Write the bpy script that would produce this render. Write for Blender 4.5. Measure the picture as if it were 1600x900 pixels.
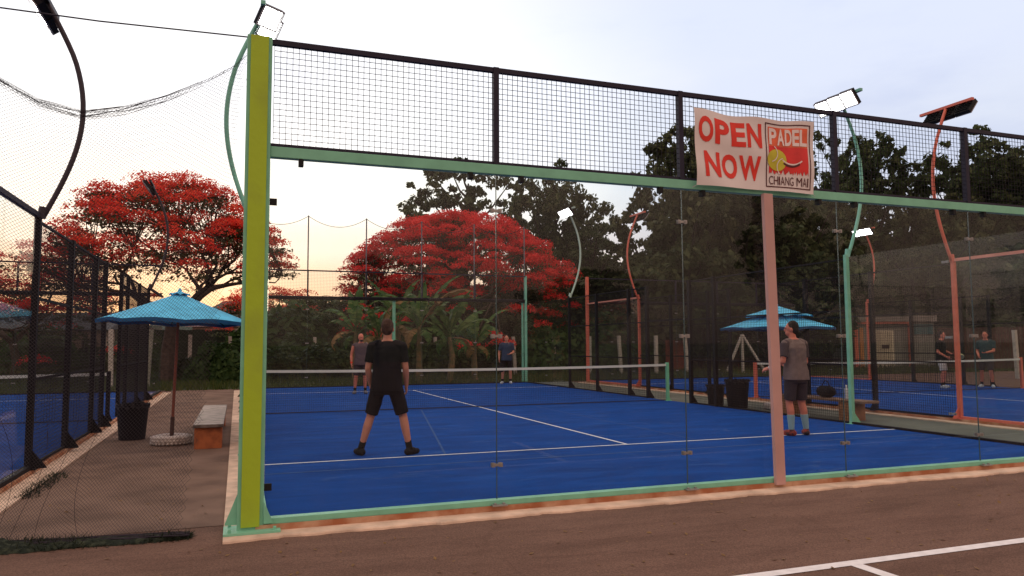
import bpy, bmesh, math, random
import numpy as np
from mathutils import Vector, Matrix, Euler
rad = math.radians
for o in list(bpy.data.objects): bpy.data.objects.remove(o, do_unlink=True)
S = bpy.context.scene
C = S.collection
RNG = np.random.default_rng(7)
random.seed(7)

# ------------------------------------------------------------------ camera
CAM = Vector((-0.2249, -6.5165, 1.4241))
yaw, pitch, roll = 0.3502, 0.0751, -0.0049
FPX = 1172.37
fw = Vector((math.sin(yaw)*math.cos(pitch), math.cos(yaw)*math.cos(pitch), math.sin(pitch)))
rt = Vector((math.cos(yaw), -math.sin(yaw), 0)); up = rt.cross(fw)
r2 = rt*math.cos(roll)+up*math.sin(roll); u2 = -rt*math.sin(roll)+up*math.cos(roll)
cd = bpy.data.cameras.new('camera'); cam = bpy.data.objects.new('camera', cd); C.objects.link(cam)
M = Matrix.Identity(4)
for i in range(3):
    M[i][0] = r2[i]; M[i][1] = u2[i]; M[i][2] = -fw[i]; M[i][3] = CAM[i]
cam.matrix_world = M
cd.sensor_width = 36; cd.lens = FPX/1600*36; cd.clip_start = 0.05; cd.clip_end = 20000
S.camera = cam

def at(px, py, d):
    """world point seen at photo pixel (px,py) at depth d along the view axis"""
    return CAM + (fw + r2*((px-800)/FPX) + u2*((450-py)/FPX))*d
def ground_at(px, d, z=-0.08):
    p = at(px, 538, d); return Vector((p.x, p.y, z))

# ------------------------------------------------------------------ world
W = bpy.data.worlds.new("World"); S.world = W; W.use_nodes = True
nt = W.node_tree; nt.nodes.clear()
N = nt.nodes.new; L = nt.links.new
out = N('ShaderNodeOutputWorld'); add = N('ShaderNodeAddShader')
sky = N('ShaderNodeTexSky'); sky.sky_type = 'NISHITA'; sky.sun_disc = False
SUN_EL, SUN_AZ = 4.0, -6.0      # low, straight ahead and a little to the left
sky.sun_elevation = rad(SUN_EL); sky.sun_rotation = rad(SUN_AZ)
bg1 = N('ShaderNodeBackground'); bg1.inputs[1].default_value = 0.02
L(sky.outputs[0], bg1.inputs[0])
tc = N('ShaderNodeTexCoord'); sep = N('ShaderNodeSeparateXYZ'); L(tc.outputs['Generated'], sep.inputs[0])
def ramp(pts, src, interp='EASE'):
    r = N('ShaderNodeValToRGB'); cr = r.color_ramp; cr.interpolation = interp
    while len(cr.elements) < len(pts): cr.elements.new(0.5)
    for e, (p, c) in zip(cr.elements, pts): e.position = p; e.color = (*c, 1)
    L(src, r.inputs[0]); return r
# thin bright cloud veil towards the sunset: cream at the horizon, white above, lilac overhead
front = ramp([(0.0, (.66, .38, .32)), (0.05, (.88, .50, .40)), (0.085, (1.0, .70, .54)), (0.125, (1.08, .90, .80)), (0.18, (1.12, 1.06, 1.0)), (0.27, (1.12, 1.12, 1.14)), (.5, (1.0, .99, 1.0)), (0.72, (1.0, .82, .76))], sep.outputs[2])
side = ramp([(0.0, (.50, .40, .42)), (0.1, (.62, .56, .60)), (0.22, (.66, .70, .82)), (0.4, (.68, .73, .90)), (.48, (.72, .72, .86)), (0.75, (1.0, .80, .74))], sep.outputs[2])
back = ramp([(0.0, (.32, .20, .17)), (0.12, (.60, .38, .30)), (0.26, (1.0, .66, .54)), (0.45, (1.06, .72, .60)), (0.8, (1.04, .78, .68))], sep.outputs[2])
# horizontal weights: distance from the sunset azimuth
dv = N('ShaderNodeVectorMath'); dv.operation = 'DOT_PRODUCT'
dv.inputs[1].default_value = (math.sin(rad(-14)), math.cos(rad(-14)), 0.0); L(tc.outputs['Generated'], dv.inputs[0])
mr = N('ShaderNodeMapRange'); mr.interpolation_type = 'SMOOTHSTEP'
mr.inputs[1].default_value = 0.60; mr.inputs[2].default_value = 0.92; L(dv.outputs['Value'], mr.inputs[0])
mb = N('ShaderNodeMapRange'); mb.interpolation_type = 'SMOOTHSTEP'
mb.inputs[1].default_value = 0.25; mb.inputs[2].default_value = -0.55; L(dv.outputs['Value'], mb.inputs[0])
m1 = N('ShaderNodeMix'); m1.data_type = 'RGBA'; L(mr.outputs[0], m1.inputs[0]); L(side.outputs[0], m1.inputs[6]); L(front.outputs[0], m1.inputs[7])
m2 = N('ShaderNodeMix'); m2.data_type = 'RGBA'; L(mb.outputs[0], m2.inputs[0]); L(m1.outputs[2], m2.inputs[6]); L(back.outputs[0], m2.inputs[7])
# soft cloud structure
mp = N('ShaderNodeMapping'); mp.inputs['Scale'].default_value = (1, 1, 3.2); L(tc.outputs['Generated'], mp.inputs[0])
nz = N('ShaderNodeTexNoise'); nz.inputs['Scale'].default_value = 2.6; nz.inputs['Detail'].default_value = 7; nz.inputs['Roughness'].default_value = .55
L(mp.outputs[0], nz.inputs[0])
cl = ramp([(0.30, (.86, .88, .95)), (0.52, (1, 1, 1)), (0.75, (1.06, 1.04, 1.03))], nz.outputs[0])
m3 = N('ShaderNodeMix'); m3.data_type = 'RGBA'; m3.blend_type = 'MULTIPLY'; m3.inputs[0].default_value = 1
L(m2.outputs[2], m3.inputs[6]); L(cl.outputs[0], m3.inputs[7])
bg2 = N('ShaderNodeBackground'); bg2.inputs[1].default_value = 1.0
L(m3.outputs[2], bg2.inputs[0])
L(bg1.outputs[0], add.inputs[0]); L(bg2.outputs[0], add.inputs[1]); L(add.outputs[0], out.inputs[0])

sl = bpy.data.lights.new('sun', 'SUN'); sl.energy = 0.35; sl.angle = rad(15); sl.color = (1, .78, .6)
so = bpy.data.objects.new('sun', sl); C.objects.link(so)
sd = Vector((math.sin(rad(SUN_AZ))*math.cos(rad(SUN_EL)), math.cos(rad(SUN_AZ))*math.cos(rad(SUN_EL)), math.sin(rad(SUN_EL))))
so.rotation_euler = (-sd).to_track_quat('-Z', 'Y').to_euler()
S.view_settings.view_transform = 'Standard'; S.view_settings.look = 'None'
S.view_settings.exposure = 0.15; S.view_settings.gamma = 1.0; S.view_settings.use_curve_mapping = False
S.render.engine = 'CYCLES'
S.cycles.max_bounces = 6; S.cycles.diffuse_bounces = 3; S.cycles.glossy_bounces = 3; S.cycles.transparent_max_bounces = 48
S.cycles.use_denoising = True

# ------------------------------------------------------------------ materials
MATS = {}
def mat(name, col, rough=.6, metal=0, var=.12, scale=3.0, bump=0.0, bscale=60, col2=None, c2amt=.5, spec=.25, emit=None, estr=0, stretch=None, two=False):
    if name in MATS: return MATS[name]
    m = bpy.data.materials.new(name); m.use_nodes = True; t = m.node_tree; n = t.nodes; l = t.links
    b = n['Principled BSDF']; b.inputs['Roughness'].default_value = rough; b.inputs['Metallic'].default_value = metal
    b.inputs['Specular IOR Level'].default_value = spec
    co = n.new('ShaderNodeTexCoord'); src = co.outputs['Object']
    if stretch:
        mpn = n.new('ShaderNodeMapping'); mpn.inputs['Scale'].default_value = stretch; l.new(src, mpn.inputs[0]); src = mpn.outputs[0]
    z = n.new('ShaderNodeTexNoise'); z.inputs['Scale'].default_value = scale; z.inputs['Detail'].default_value = 6; l.new(src, z.inputs[0])
    r = n.new('ShaderNodeValToRGB'); e = r.color_ramp.elements
    if col2 is None:
        c1 = [max(0, c*(1-var)) for c in col]; c2 = [min(1, c*(1+var)) for c in col]
        e[0].position = .3; e[1].position = .7
    else:
        c1 = col; c2 = col2; e[0].position = c2amt-.12; e[1].position = c2amt+.12
    e[0].color = (*c1, 1); e[1].color = (*c2, 1); l.new(z.outputs[0], r.inputs[0]); l.new(r.outputs[0], b.inputs['Base Color'])
    if bump:
        z2 = n.new('ShaderNodeTexNoise'); z2.inputs['Scale'].default_value = bscale; z2.inputs['Detail'].default_value = 4; l.new(co.outputs['Object'], z2.inputs[0])
        bp = n.new('ShaderNodeBump'); bp.inputs['Strength'].default_value = bump; bp.inputs['Distance'].default_value = .01
        l.new(z2.outputs[0], bp.inputs['Height']); l.new(bp.outputs[0], b.inputs['Normal'])
    if emit:
        b.inputs['Emission Color'].default_value = (*emit, 1); b.inputs['Emission Strength'].default_value = estr
    MATS[name] = m; return m

def glass_mat(name='court_glass', tint=(.955, .975, .965), refl=1.0):
    m = bpy.data.materials.new(name); m.use_nodes = True; t = m.node_tree; n = t.nodes; l = t.links; n.clear()
    o = n.new('ShaderNodeOutputMaterial'); mx = n.new('ShaderNodeMixShader'); tr = n.new('ShaderNodeBsdfTransparent'); tr.inputs[0].default_value = (*tint, 1)
    gl = n.new('ShaderNodeBsdfGlossy'); gl.inputs['Roughness'].default_value = .012
    ge = n.new('ShaderNodeNewGeometry'); dt = n.new('ShaderNodeVectorMath'); dt.operation = 'DOT_PRODUCT'; l.new(ge.outputs['Incoming'], dt.inputs[0]); l.new(ge.outputs['Normal'], dt.inputs[1])
    ab = n.new('ShaderNodeMath'); ab.operation = 'ABSOLUTE'; l.new(dt.outputs['Value'], ab.inputs[0])
    iv = n.new('ShaderNodeMath'); iv.operation = 'SUBTRACT'; iv.inputs[0].default_value = 1; l.new(ab.outputs[0], iv.inputs[1])
    pw = n.new('ShaderNodeMath'); pw.operation = 'POWER'; pw.inputs[1].default_value = 5; l.new(iv.outputs[0], pw.inputs[0])
    fr = n.new('ShaderNodeMath'); fr.operation = 'MULTIPLY_ADD'; fr.inputs[1].default_value = .96; fr.inputs[2].default_value = .04; l.new(pw.outputs[0], fr.inputs[0])   # Schlick, the same from both sides
    co = n.new('ShaderNodeTexCoord'); z = n.new('ShaderNodeTexNoise'); z.inputs['Scale'].default_value = 1.2; z.inputs['Detail'].default_value = 2
    l.new(co.outputs['Object'], z.inputs[0])
    bp = n.new('ShaderNodeBump'); bp.inputs['Strength'].default_value = .05; bp.inputs['Distance'].default_value = .004; l.new(z.outputs[0], bp.inputs['Height'])
    l.new(bp.outputs[0], gl.inputs['Normal'])
    mul = n.new('ShaderNodeMath'); mul.operation = 'MULTIPLY'; mul.inputs[1].default_value = refl; mul.use_clamp = True
    l.new(fr.outputs[0], mul.inputs[0]); l.new(mul.outputs[0], mx.inputs[0]); l.new(tr.outputs[0], mx.inputs[1]); l.new(gl.outputs[0], mx.inputs[2])
    df = n.new('ShaderNodeBsdfDiffuse'); df.inputs[0].default_value = (.5, .47, .43, 1)      # a film of dust with wiped smears
    mp2 = n.new('ShaderNodeMapping'); mp2.inputs['Scale'].default_value = (1, 1, .5); l.new(co.outputs['Object'], mp2.inputs[0])
    zd = n.new('ShaderNodeTexNoise'); zd.inputs['Scale'].default_value = 2.3; zd.inputs['Detail'].default_value = 7; zd.inputs['Distortion'].default_value = 1.2; l.new(mp2.outputs[0], zd.inputs[0])
    md = n.new('ShaderNodeMapRange'); md.inputs[1].default_value = .35; md.inputs[2].default_value = .75; md.inputs[3].default_value = .0008; md.inputs[4].default_value = .013; l.new(zd.outputs[0], md.inputs[0])
    mx2 = n.new('ShaderNodeMixShader'); l.new(md.outputs[0], mx2.inputs[0]); l.new(mx.outputs[0], mx2.inputs[1]); l.new(df.outputs[0], mx2.inputs[2]); l.new(mx2.outputs[0], o.inputs[0])
    return m
GLASS = glass_mat(refl=.45); GLASS_FAR = glass_mat('far_glass', refl=.2)

def leaf_mat(name, cols, trans=.35, rough=.55):
    m = bpy.data.materials.new(name); m.use_nodes = True; t = m.node_tree; n = t.nodes; l = t.links; n.clear()
    o = n.new('ShaderNodeOutputMaterial'); g = n.new('ShaderNodeNewGeometry')
    co = n.new('ShaderNodeTexCoord'); z = n.new('ShaderNodeTexNoise'); z.inputs['Scale'].default_value = .9; z.inputs['Detail'].default_value = 3
    l.new(co.outputs['Object'], z.inputs[0])
    ad = n.new('ShaderNodeMath'); ad.operation = 'MULTIPLY_ADD'; ad.inputs[1].default_value = .45; l.new(g.outputs['Random Per Island'], ad.inputs[0])
    sb = n.new('ShaderNodeMath'); sb.operation = 'MULTIPLY'; sb.inputs[1].default_value = .6; l.new(z.outputs[0], sb.inputs[0]); l.new(sb.outputs[0], ad.inputs[2])
    r = n.new('ShaderNodeValToRGB'); cr = r.color_ramp
    while len(cr.elements) < len(cols): cr.elements.new(.5)
    for i, (e, c) in enumerate(zip(cr.elements, cols)): e.position = .15+.7*i/(len(cols)-1); e.color = (*c, 1)
    l.new(ad.outputs[0], r.inputs[0])
    d = n.new('ShaderNodeBsdfPrincipled'); d.inputs['Roughness'].default_value = rough; d.inputs['Specular IOR Level'].default_value = .12
    tl = n.new('ShaderNodeBsdfTranslucent'); mx = n.new('ShaderNodeMixShader'); mx.inputs[0].default_value = trans
    l.new(r.outputs[0], d.inputs['Base Color']); l.new(r.outputs[0], tl.inputs[0]); l.new(d.outputs[0], mx.inputs[1]); l.new(tl.outputs[0], mx.inputs[2]); l.new(mx.outputs[0], o.inputs[0])
    MATS[name] = m; return m

MINT = mat('mint_paint', (.20, .50, .34), .45, var=.10, scale=6)
MINTD = mat('mint_paint_pole', (.19, .50, .38), .45, var=.12, scale=6)
BLACK = mat('black_paint', (.006, .006, .009), .7, var=.2, scale=9, spec=.15)
DGREY = mat('charcoal_paint', (.018, .016, .032), .6, var=.2, scale=9, spec=.25)
WIRE = mat('black_wire', (.010, .009, .012), .7, spec=.2)
YELLOW = mat('yellow_green_paint', (.36, .52, .030), .5, scale=2.2, col2=(.30, .41, .04), c2amt=.60, bump=.3, bscale=14)
PINK = mat('dusty_pink_paint', (.50, .30, .265), .55, var=.06, scale=4)
CORAL = mat('coral_paint', (.62, .155, .10), .5, var=.10, scale=5)
CORALP = mat('pale_coral_paint', (.68, .27, .20), .5, var=.10, scale=5)
STEEL = mat('brushed_steel', (.34, .33, .31), .5, .8)
DOT = mat('black_rubber', (.01, .01, .01), .7)
PALE = mat('pale_concrete', (.60, .44, .32), .85, var=.25, scale=5, bump=.4, bscale=40)
PLINTH = mat('stained_concrete', (.34, .13, .06), .85, scale=4, col2=(.52, .32, .20), c2amt=.55, bump=.4, bscale=30)
WHITE = mat('white_paint', (.78, .76, .74), .6, var=.06)
NETC = mat('net_cord', (.02, .02, .025), .8)
TAPE = mat('white_tape', (.62, .66, .6), .7, var=.05)
BARK = mat('bark', (.07, .05, .04), .9, var=.35, scale=8, bump=.5, bscale=20)
BARKD = mat('dark_bark', (.035, .028, .024), .9, var=.35, scale=8)

# ------------------------------------------------------------------ mesh helpers
class MB:
    def __init__(s): s.v = []; s.f = []
    def quadbox(s, p):
        b = len(s.v); s.v += [tuple(q) for q in p]
        s.f += [(b, b+3, b+2, b+1), (b+4, b+5, b+6, b+7), (b, b+1, b+5, b+4), (b+1, b+2, b+6, b+5), (b+2, b+3, b+7, b+6), (b+3, b, b+4, b+7)]
    def box(s, x0, y0, z0, x1, y1, z1):
        if x0 > x1: x0, x1 = x1, x0
        if y0 > y1: y0, y1 = y1, y0
        if z0 > z1: z0, z1 = z1, z0
        s.quadbox([(x0, y0, z0), (x1, y0, z0), (x1, y1, z0), (x0, y1, z0), (x0, y0, z1), (x1, y0, z1), (x1, y1, z1), (x0, y1, z1)]); return s
    def cbox(s, c, d, rot=None):
        c = Vector(c); h = Vector(d)/2; R = rot.to_matrix() if rot else Matrix.Identity(3)
        s.quadbox([c+R@Vector((a*h.x, b*h.y, e*h.z)) for e in (-1, 1) for a, b in ((-1, -1), (1, -1), (1, 1), (-1, 1))]); return s
    def tube(s, pts, r, n=6, cap=True):
        pts = [Vector(p) for p in pts]; rs = r if isinstance(r, (list, tuple)) else [r]*len(pts)
        b0 = len(s.v); prev = None
        for i, p in enumerate(pts):
            t = (pts[min(i+1, len(pts)-1)]-pts[max(i-1, 0)])
            if t.length < 1e-9: t = Vector((0, 0, 1))
            t.normalize()
            if prev is None: a = t.orthogonal().normalized()
            else:
                a = prev - t*prev.dot(t)
                a = a.normalized() if a.length > 1e-6 else t.orthogonal().normalized()
            prev = a; c = t.cross(a)
            for k in range(n):
                w = 2*math.pi*k/n+.0
                s.v.append(tuple(p+(a*math.cos(w)+c*math.sin(w))*rs[i]))
        for i in range(len(pts)-1):
            for k in range(n):
                k2 = (k+1) % n; s.f.append((b0+i*n+k, b0+i*n+k2, b0+(i+1)*n+k2, b0+(i+1)*n+k))
        if cap and n > 2:
            s.f.append(tuple(b0+k for k in reversed(range(n)))); e = b0+(len(pts)-1)*n; s.f.append(tuple(e+k for k in range(n)))
        return s
    def lathe(s, prof, n=24, c=(0, 0, 0)):
        b = len(s.v)
        for r, z in prof:
            for k in range(n):
                w = 2*math.pi*k/n; s.v.append((c[0]+r*math.cos(w), c[1]+r*math.sin(w), c[2]+z))
        for i in range(len(prof)-1):
            for k in range(n):
                k2 = (k+1) % n; s.f.append((b+i*n+k, b+i*n+k2, b+(i+1)*n+k2, b+(i+1)*n+k))
        if prof[0][0] > 1e-4: s.f.append(tuple(b+k for k in reversed(range(n))))
        if prof[-1][0] > 1e-4: s.f.append(tuple(b+(len(prof)-1)*n+k for k in range(n)))
        return s
    def prism(s, poly, y0, y1):     # poly in x,z ; thickness along y
        b = len(s.v); n = len(poly)
        s.v += [(p[0], y0, p[1]) for p in poly]+[(p[0], y1, p[1]) for p in poly]
        s.f.append(tuple(b+i for i in range(n))); s.f.append(tuple(b+n+i for i in reversed(range(n))))
        for i in range(n): j = (i+1) % n; s.f.append((b+j, b+i, b+n+i, b+n+j))
        return s
    def mesh(s, name, m, smooth=False):
        me = bpy.data.meshes.new(name); me.from_pydata([tuple(v) for v in s.v], [], s.f)
        if m: me.materials.append(m)
        if smooth: me.polygons.foreach_set('use_smooth', [True]*len(me.polygons))
        me.update(); return me
    def build(s, name, m, parent=None, smooth=False, bevel=0):
        o = bpy.data.objects.new(name, s.mesh(name, m, smooth)); C.objects.link(o)
        if parent: o.parent = parent
        if bevel:
            md = o.modifiers.new('bevel', 'BEVEL'); md.width = bevel; md.segments = 2; md.limit_method = 'ANGLE'
        return o
def link(name, me, parent=None, loc=None, rot=None):
    o = bpy.data.objects.new(name, me); C.objects.link(o)
    if parent: o.parent = parent
    if loc is not None: o.location = loc
    if rot is not None: o.rotation_euler = rot
    return o
def tag(o, label, cat, group=None):
    o['label'] = label; o['category'] = cat
    if group: o['group'] = group
    return o
def thing(name, label, cat, loc=(0, 0, 0), rz=0, group=None):
    o = bpy.data.objects.new(name, None); C.objects.link(o); o.location = loc; o.rotation_euler = (0, 0, rz); o.empty_display_size = .2
    return tag(o, label, cat, group)
def struct(name, mb, m):
    o = mb.build(name, m) if isinstance(mb, MB) else mb; o['kind'] = 'structure'; return o
def copy_tree(o, parent=None):
    c = o.copy(); C.objects.link(c)
    if parent: c.parent = parent
    for ch in list(o.children): copy_tree(ch, c)
    return c
def sheet(x0, y0, x1, y1, z):
    m = MB(); m.v = [(x0, y0, z), (x1, y0, z), (x1, y1, z), (x0, y1, z)]; m.f = [(0, 1, 2, 3)]; return m

# ------------------------------------------------------------------ ground
GZ = -0.08
def asphalt():
    m = bpy.data.materials.new('asphalt'); m.use_nodes = True; t = m.node_tree; n = t.nodes; l = t.links; b = n['Principled BSDF']
    b.inputs['Roughness'].default_value = .9; b.inputs['Specular IOR Level'].default_value = .12
    co = n.new('ShaderNodeTexCoord')
    def noise(s, d=6, rough=.6, st=None):
        z = n.new('ShaderNodeTexNoise'); z.inputs['Scale'].default_value = s; z.inputs['Detail'].default_value = d; z.inputs['Roughness'].default_value = rough
        if st:
            mp_ = n.new('ShaderNodeMapping'); mp_.inputs['Scale'].default_value = st; l.new(co.outputs['Object'], mp_.inputs[0]); l.new(mp_.outputs[0], z.inputs[0])
        else: l.new(co.outputs['Object'], z.inputs[0])
        return z.outputs[0]
    def rmp(src, a, b_, p0=.3, p1=.7):
        r = n.new('ShaderNodeValToRGB'); r.color_ramp.elements[0].position = p0; r.color_ramp.elements[1].position = p1
        r.color_ramp.elements[0].color = (*a, 1); r.color_ramp.elements[1].color = (*b_, 1); l.new(src, r.inputs[0]); return r.outputs[0]
    base = rmp(noise(.55, 8, .62, (1, 2.2, 1)), (.118, .070, .050), (.172, .103, .075))
    fine = rmp(noise(95, 3, .7), (.62, .62, .62), (1.4, 1.38, 1.36), .32, .68)
    stain = rmp(noise(1.7, 6, .7, (.5, 2.2, 1)), (.84, .82, .82), (1.05, 1.05, 1.05), .34, .56)
    mx = n.new('ShaderNodeMix'); mx.data_type = 'RGBA'; mx.blend_type = 'MULTIPLY'; mx.inputs[0].default_value = 1; l.new(base, mx.inputs[6]); l.new(fine, mx.inputs[7])
    mx2 = n.new('ShaderNodeMix'); mx2.data_type = 'RGBA'; mx2.blend_type = 'MULTIPLY'; mx2.inputs[0].default_value = 1; l.new(mx.outputs[2], mx2.inputs[6]); l.new(stain, mx2.inputs[7])
    dis = n.new('ShaderNodeMix'); dis.data_type = 'VECTOR'; dis.inputs[0].default_value = .16; nn = n.new('ShaderNodeTexNoise'); nn.inputs['Scale'].default_value = 2.2; nn.inputs['Detail'].default_value = 5; l.new(co.outputs['Object'], nn.inputs[0]); l.new(co.outputs['Object'], dis.inputs[4]); l.new(nn.outputs[1], dis.inputs[5])
    vo = n.new('ShaderNodeTexVoronoi'); vo.feature = 'DISTANCE_TO_EDGE'; vo.inputs['Scale'].default_value = .42; l.new(dis.outputs[1], vo.inputs[0])
    cr_ = rmp(vo.outputs[0], (.45, .42, .4), (1, 1, 1), .0, .006)
    mx6 = n.new('ShaderNodeMix'); mx6.data_type = 'RGBA'; mx6.blend_type = 'MULTIPLY'; mx6.inputs[0].default_value = .22; l.new(mx2.outputs[2], mx6.inputs[6]); l.new(cr_, mx6.inputs[7])
    l.new(mx6.outputs[2], b.inputs['Base Color'])
    bp = n.new('ShaderNodeBump'); bp.inputs['Strength'].default_value = .5; bp.inputs['Distance'].default_value = .006; l.new(noise(140, 3, .7), bp.inputs['Height']); l.new(bp.outputs[0], b.inputs['Normal'])
    return m
ASPH = asphalt()
struct('ground', sheet(-6000, -6000, 6000, 6000, GZ-.03), mat('soil', (.07, .075, .035), .95, scale=.4, var=.3))
struct('road', sheet(-60, -60, 60, 21.5, GZ), ASPH)
struct('grass_field', sheet(-70, 21.5, 80, 120, GZ), mat('meadow', (.035, .055, .018), .95, scale=.8, col2=(.09, .075, .04), c2amt=.62, bump=.8, bscale=12))
ALLEY = mat('alley_concrete', (.20, .125, .088), .9, scale=1.6, col2=(.125, .076, .052), c2amt=.5, bump=.4, bscale=50)
struct('alley_path', sheet(-2.3, 0.35, -.3, 21.4, GZ+.004), ALLEY)
struct('side_path', sheet(10.35, -.3, 12.35, 21.4, GZ+.004), mat('grey_green_concrete', (.115, .125, .10), .9, scale=1.0, var=.25, bump=.4, bscale=50))

def turf_mat():
    m = bpy.data.materials.new('blue_turf'); m.use_nodes = True; t = m.node_tree; n = t.nodes; l = t.links; b = n['Principled BSDF']
    b.inputs['Roughness'].default_value = .9; b.inputs['Specular IOR Level'].default_value = .08
    co = n.new('ShaderNodeTexCoord')
    mp_ = n.new('ShaderNodeMapping'); mp_.inputs['Scale'].default_value = (.5, 1.6, 1); mp_.inputs['Rotation'].default_value = (0, 0, rad(8)); l.new(co.outputs['Object'], mp_.inputs[0])
    z = n.new('ShaderNodeTexNoise'); z.inputs['Scale'].default_value = 1.5; z.inputs['Detail'].default_value = 9; z.inputs['Roughness'].default_value = .68; z.inputs['Distortion'].default_value = .6; l.new(mp_.outputs[0], z.inputs[0])
    r = n.new('ShaderNodeValToRGB'); cr = r.color_ramp; cr.elements.new(.5); cr.elements.new(.5)
    for e, (p, c) in zip(cr.elements, [(.28, (.0, .037, .19)), (.5, (.0, .052, .265)), (.62, (.001, .064, .31)), (.78, (.03, .12, .37))]): e.position = p; e.color = (*c, 1)
    l.new(z.outputs[0], r.inputs[0])
    z2 = n.new('ShaderNodeTexNoise'); z2.inputs['Scale'].default_value = 160; z2.inputs['Detail'].default_value = 2; l.new(co.outputs['Object'], z2.inputs[0])
    r2_ = n.new('ShaderNodeValToRGB'); r2_.color_ramp.elements[0].position = .3; r2_.color_ramp.elements[1].position = .7; r2_.color_ramp.elements[0].color = (.7, .7, .7, 1); r2_.color_ramp.elements[1].color = (1.3, 1.3, 1.3, 1); l.new(z2.outputs[0], r2_.inputs[0])
    mx = n.new('ShaderNodeMix'); mx.data_type = 'RGBA'; mx.blend_type = 'MULTIPLY'; mx.inputs[0].default_value = 1; l.new(r.outputs[0], mx.inputs[6]); l.new(r2_.outputs[0], mx.inputs[7])
    mp3 = n.new('ShaderNodeMapping'); mp3.inputs['Scale'].default_value = (.8, 1.7, 1); mp3.inputs['Rotation'].default_value = (0, 0, rad(-7)); l.new(co.outputs['Object'], mp3.inputs[0])
    z3 = n.new('ShaderNodeTexNoise'); z3.inputs['Scale'].default_value = 1.1; z3.inputs['Detail'].default_value = 10; z3.inputs['Roughness'].default_value = .72; z3.inputs['Distortion'].default_value = 1.6; l.new(mp3.outputs[0], z3.inputs[0])
    m4 = n.new('ShaderNodeMapRange'); m4.inputs[1].default_value = .56; m4.inputs[2].default_value = .74; m4.inputs[4].default_value = .42; l.new(z3.outputs[0], m4.inputs[0])
    mx5 = n.new('ShaderNodeMix'); mx5.data_type = 'RGBA'; mx5.inputs[7].default_value = (.10, .19, .36, 1); l.new(m4.outputs[0], mx5.inputs[0]); l.new(mx.outputs[2], mx5.inputs[6])
    l.new(mx5.outputs[2], b.inputs['Base Color'])
    bp = n.new('ShaderNodeBump'); bp.inputs['Strength'].default_value = .6; bp.inputs['Distance'].default_value = .01; l.new(z2.outputs[0], bp.inputs['Height']); l.new(bp.outputs[0], b.inputs['Normal'])
    return m
TURF = turf_mat()
LINE = mat('turf_line', (.62, .66, .72), .85, var=.12, scale=20)
FAINT = mat('worn_turf', (.016, .075, .25), .9, var=.2, scale=6)
LCY = -0.2      # left court's near end
RCX = 12.6      # right court's left side
def court(x0, y0, faint=False):
    s = MB(); s.box(x0-.06, y0-.06, GZ-.02, x0+10.06, y0+20.06, -.012)
    struct('court_plinth', s, PLINTH)
    s = MB(); K = 260; b_ = 0
    for i in range(K+1):
        x = x0-.3+10.6*i/K; w_ = .012*math.sin(x*3.1)+.009*math.sin(x*11.3+1)+.006*math.sin(x*37+2)+(.02 if math.sin(x*5.7+.4) > .93 else 0); y = y0-.262+w_
        s.v += [(x, y-.012, GZ-.025), (x, y, -.066), (x, y+.010, -.058), (x, y0+20.3, -.058)]
    for i in range(K):
        for k in range(3): a_ = i*4+k; s.f.append((a_, a_+4, a_+5, a_+1))
    for x in (x0-.3, x0+10.3): c_ = len(s.v); s.v += [(x, y0-.25, GZ-.025), (x, y0+20.3, GZ-.025), (x, y0+20.3, -.058), (x, y0-.25, -.058)]; s.f.append((c_, c_+1, c_+2, c_+3))
    struct('court_slab', s, PALE)
    struct('court_turf', sheet(x0-.0, y0+.02, x0+10, y0+19.98, 0), TURF)
    m = MB()
    def ln(a, b, c, d, z=.004): q = sheet(a, b, c, d, z); k = len(m.v); m.v += q.v; m.f.append((k, k+1, k+2, k+3))
    ln(x0+.02, y0+3.03, x0+9.98, y0+3.08); ln(x0+.02, y0+16.92, x0+9.98, y0+16.97); ln(x0+4.975, y0+3.081, x0+5.025, y0+16.919, .0045)
    struct('court_lines', m, LINE)
court(0, 0); court(-12.5, LCY); court(RCX, 0)
# sandy seams in the near turf
m = MB()
for (xa, ya, xb, yb, w) in ((.05, 2.35, 9.9, 2.36, .05), (2.35, 3.1, 3.6, 9.8, .03), (6.2, 3.12, 6.25, 9.6, .025)):
    dx, dy = xb-xa, yb-ya; ll = math.hypot(dx, dy); nx, ny = -dy/ll*w/2, dx/ll*w/2
    k = len(m.v); m.v += [(xa-nx, ya-ny, .003), (xb-nx, yb-ny, .003), (xb+nx, yb+ny, .003), (xa+nx, ya+ny, .003)]; m.f.append((k, k+1, k+2, k+3))
struct('turf_seams', m, FAINT)
# painted lines on the near asphalt
m = sheet(1.6, -2.42, 12, -2.325, GZ+.004); k = len(m.v)
m.v += [(3.70, -2.421, GZ+.004), (3.78, -4.5, GZ+.004), (3.88, -4.5, GZ+.004), (3.80, -2.421, GZ+.004)]; m.f.append((k, k+1, k+2, k+3))
struct('road_marking', m, mat('road_paint', (.74, .72, .70), .7, var=.10, scale=14))

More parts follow.
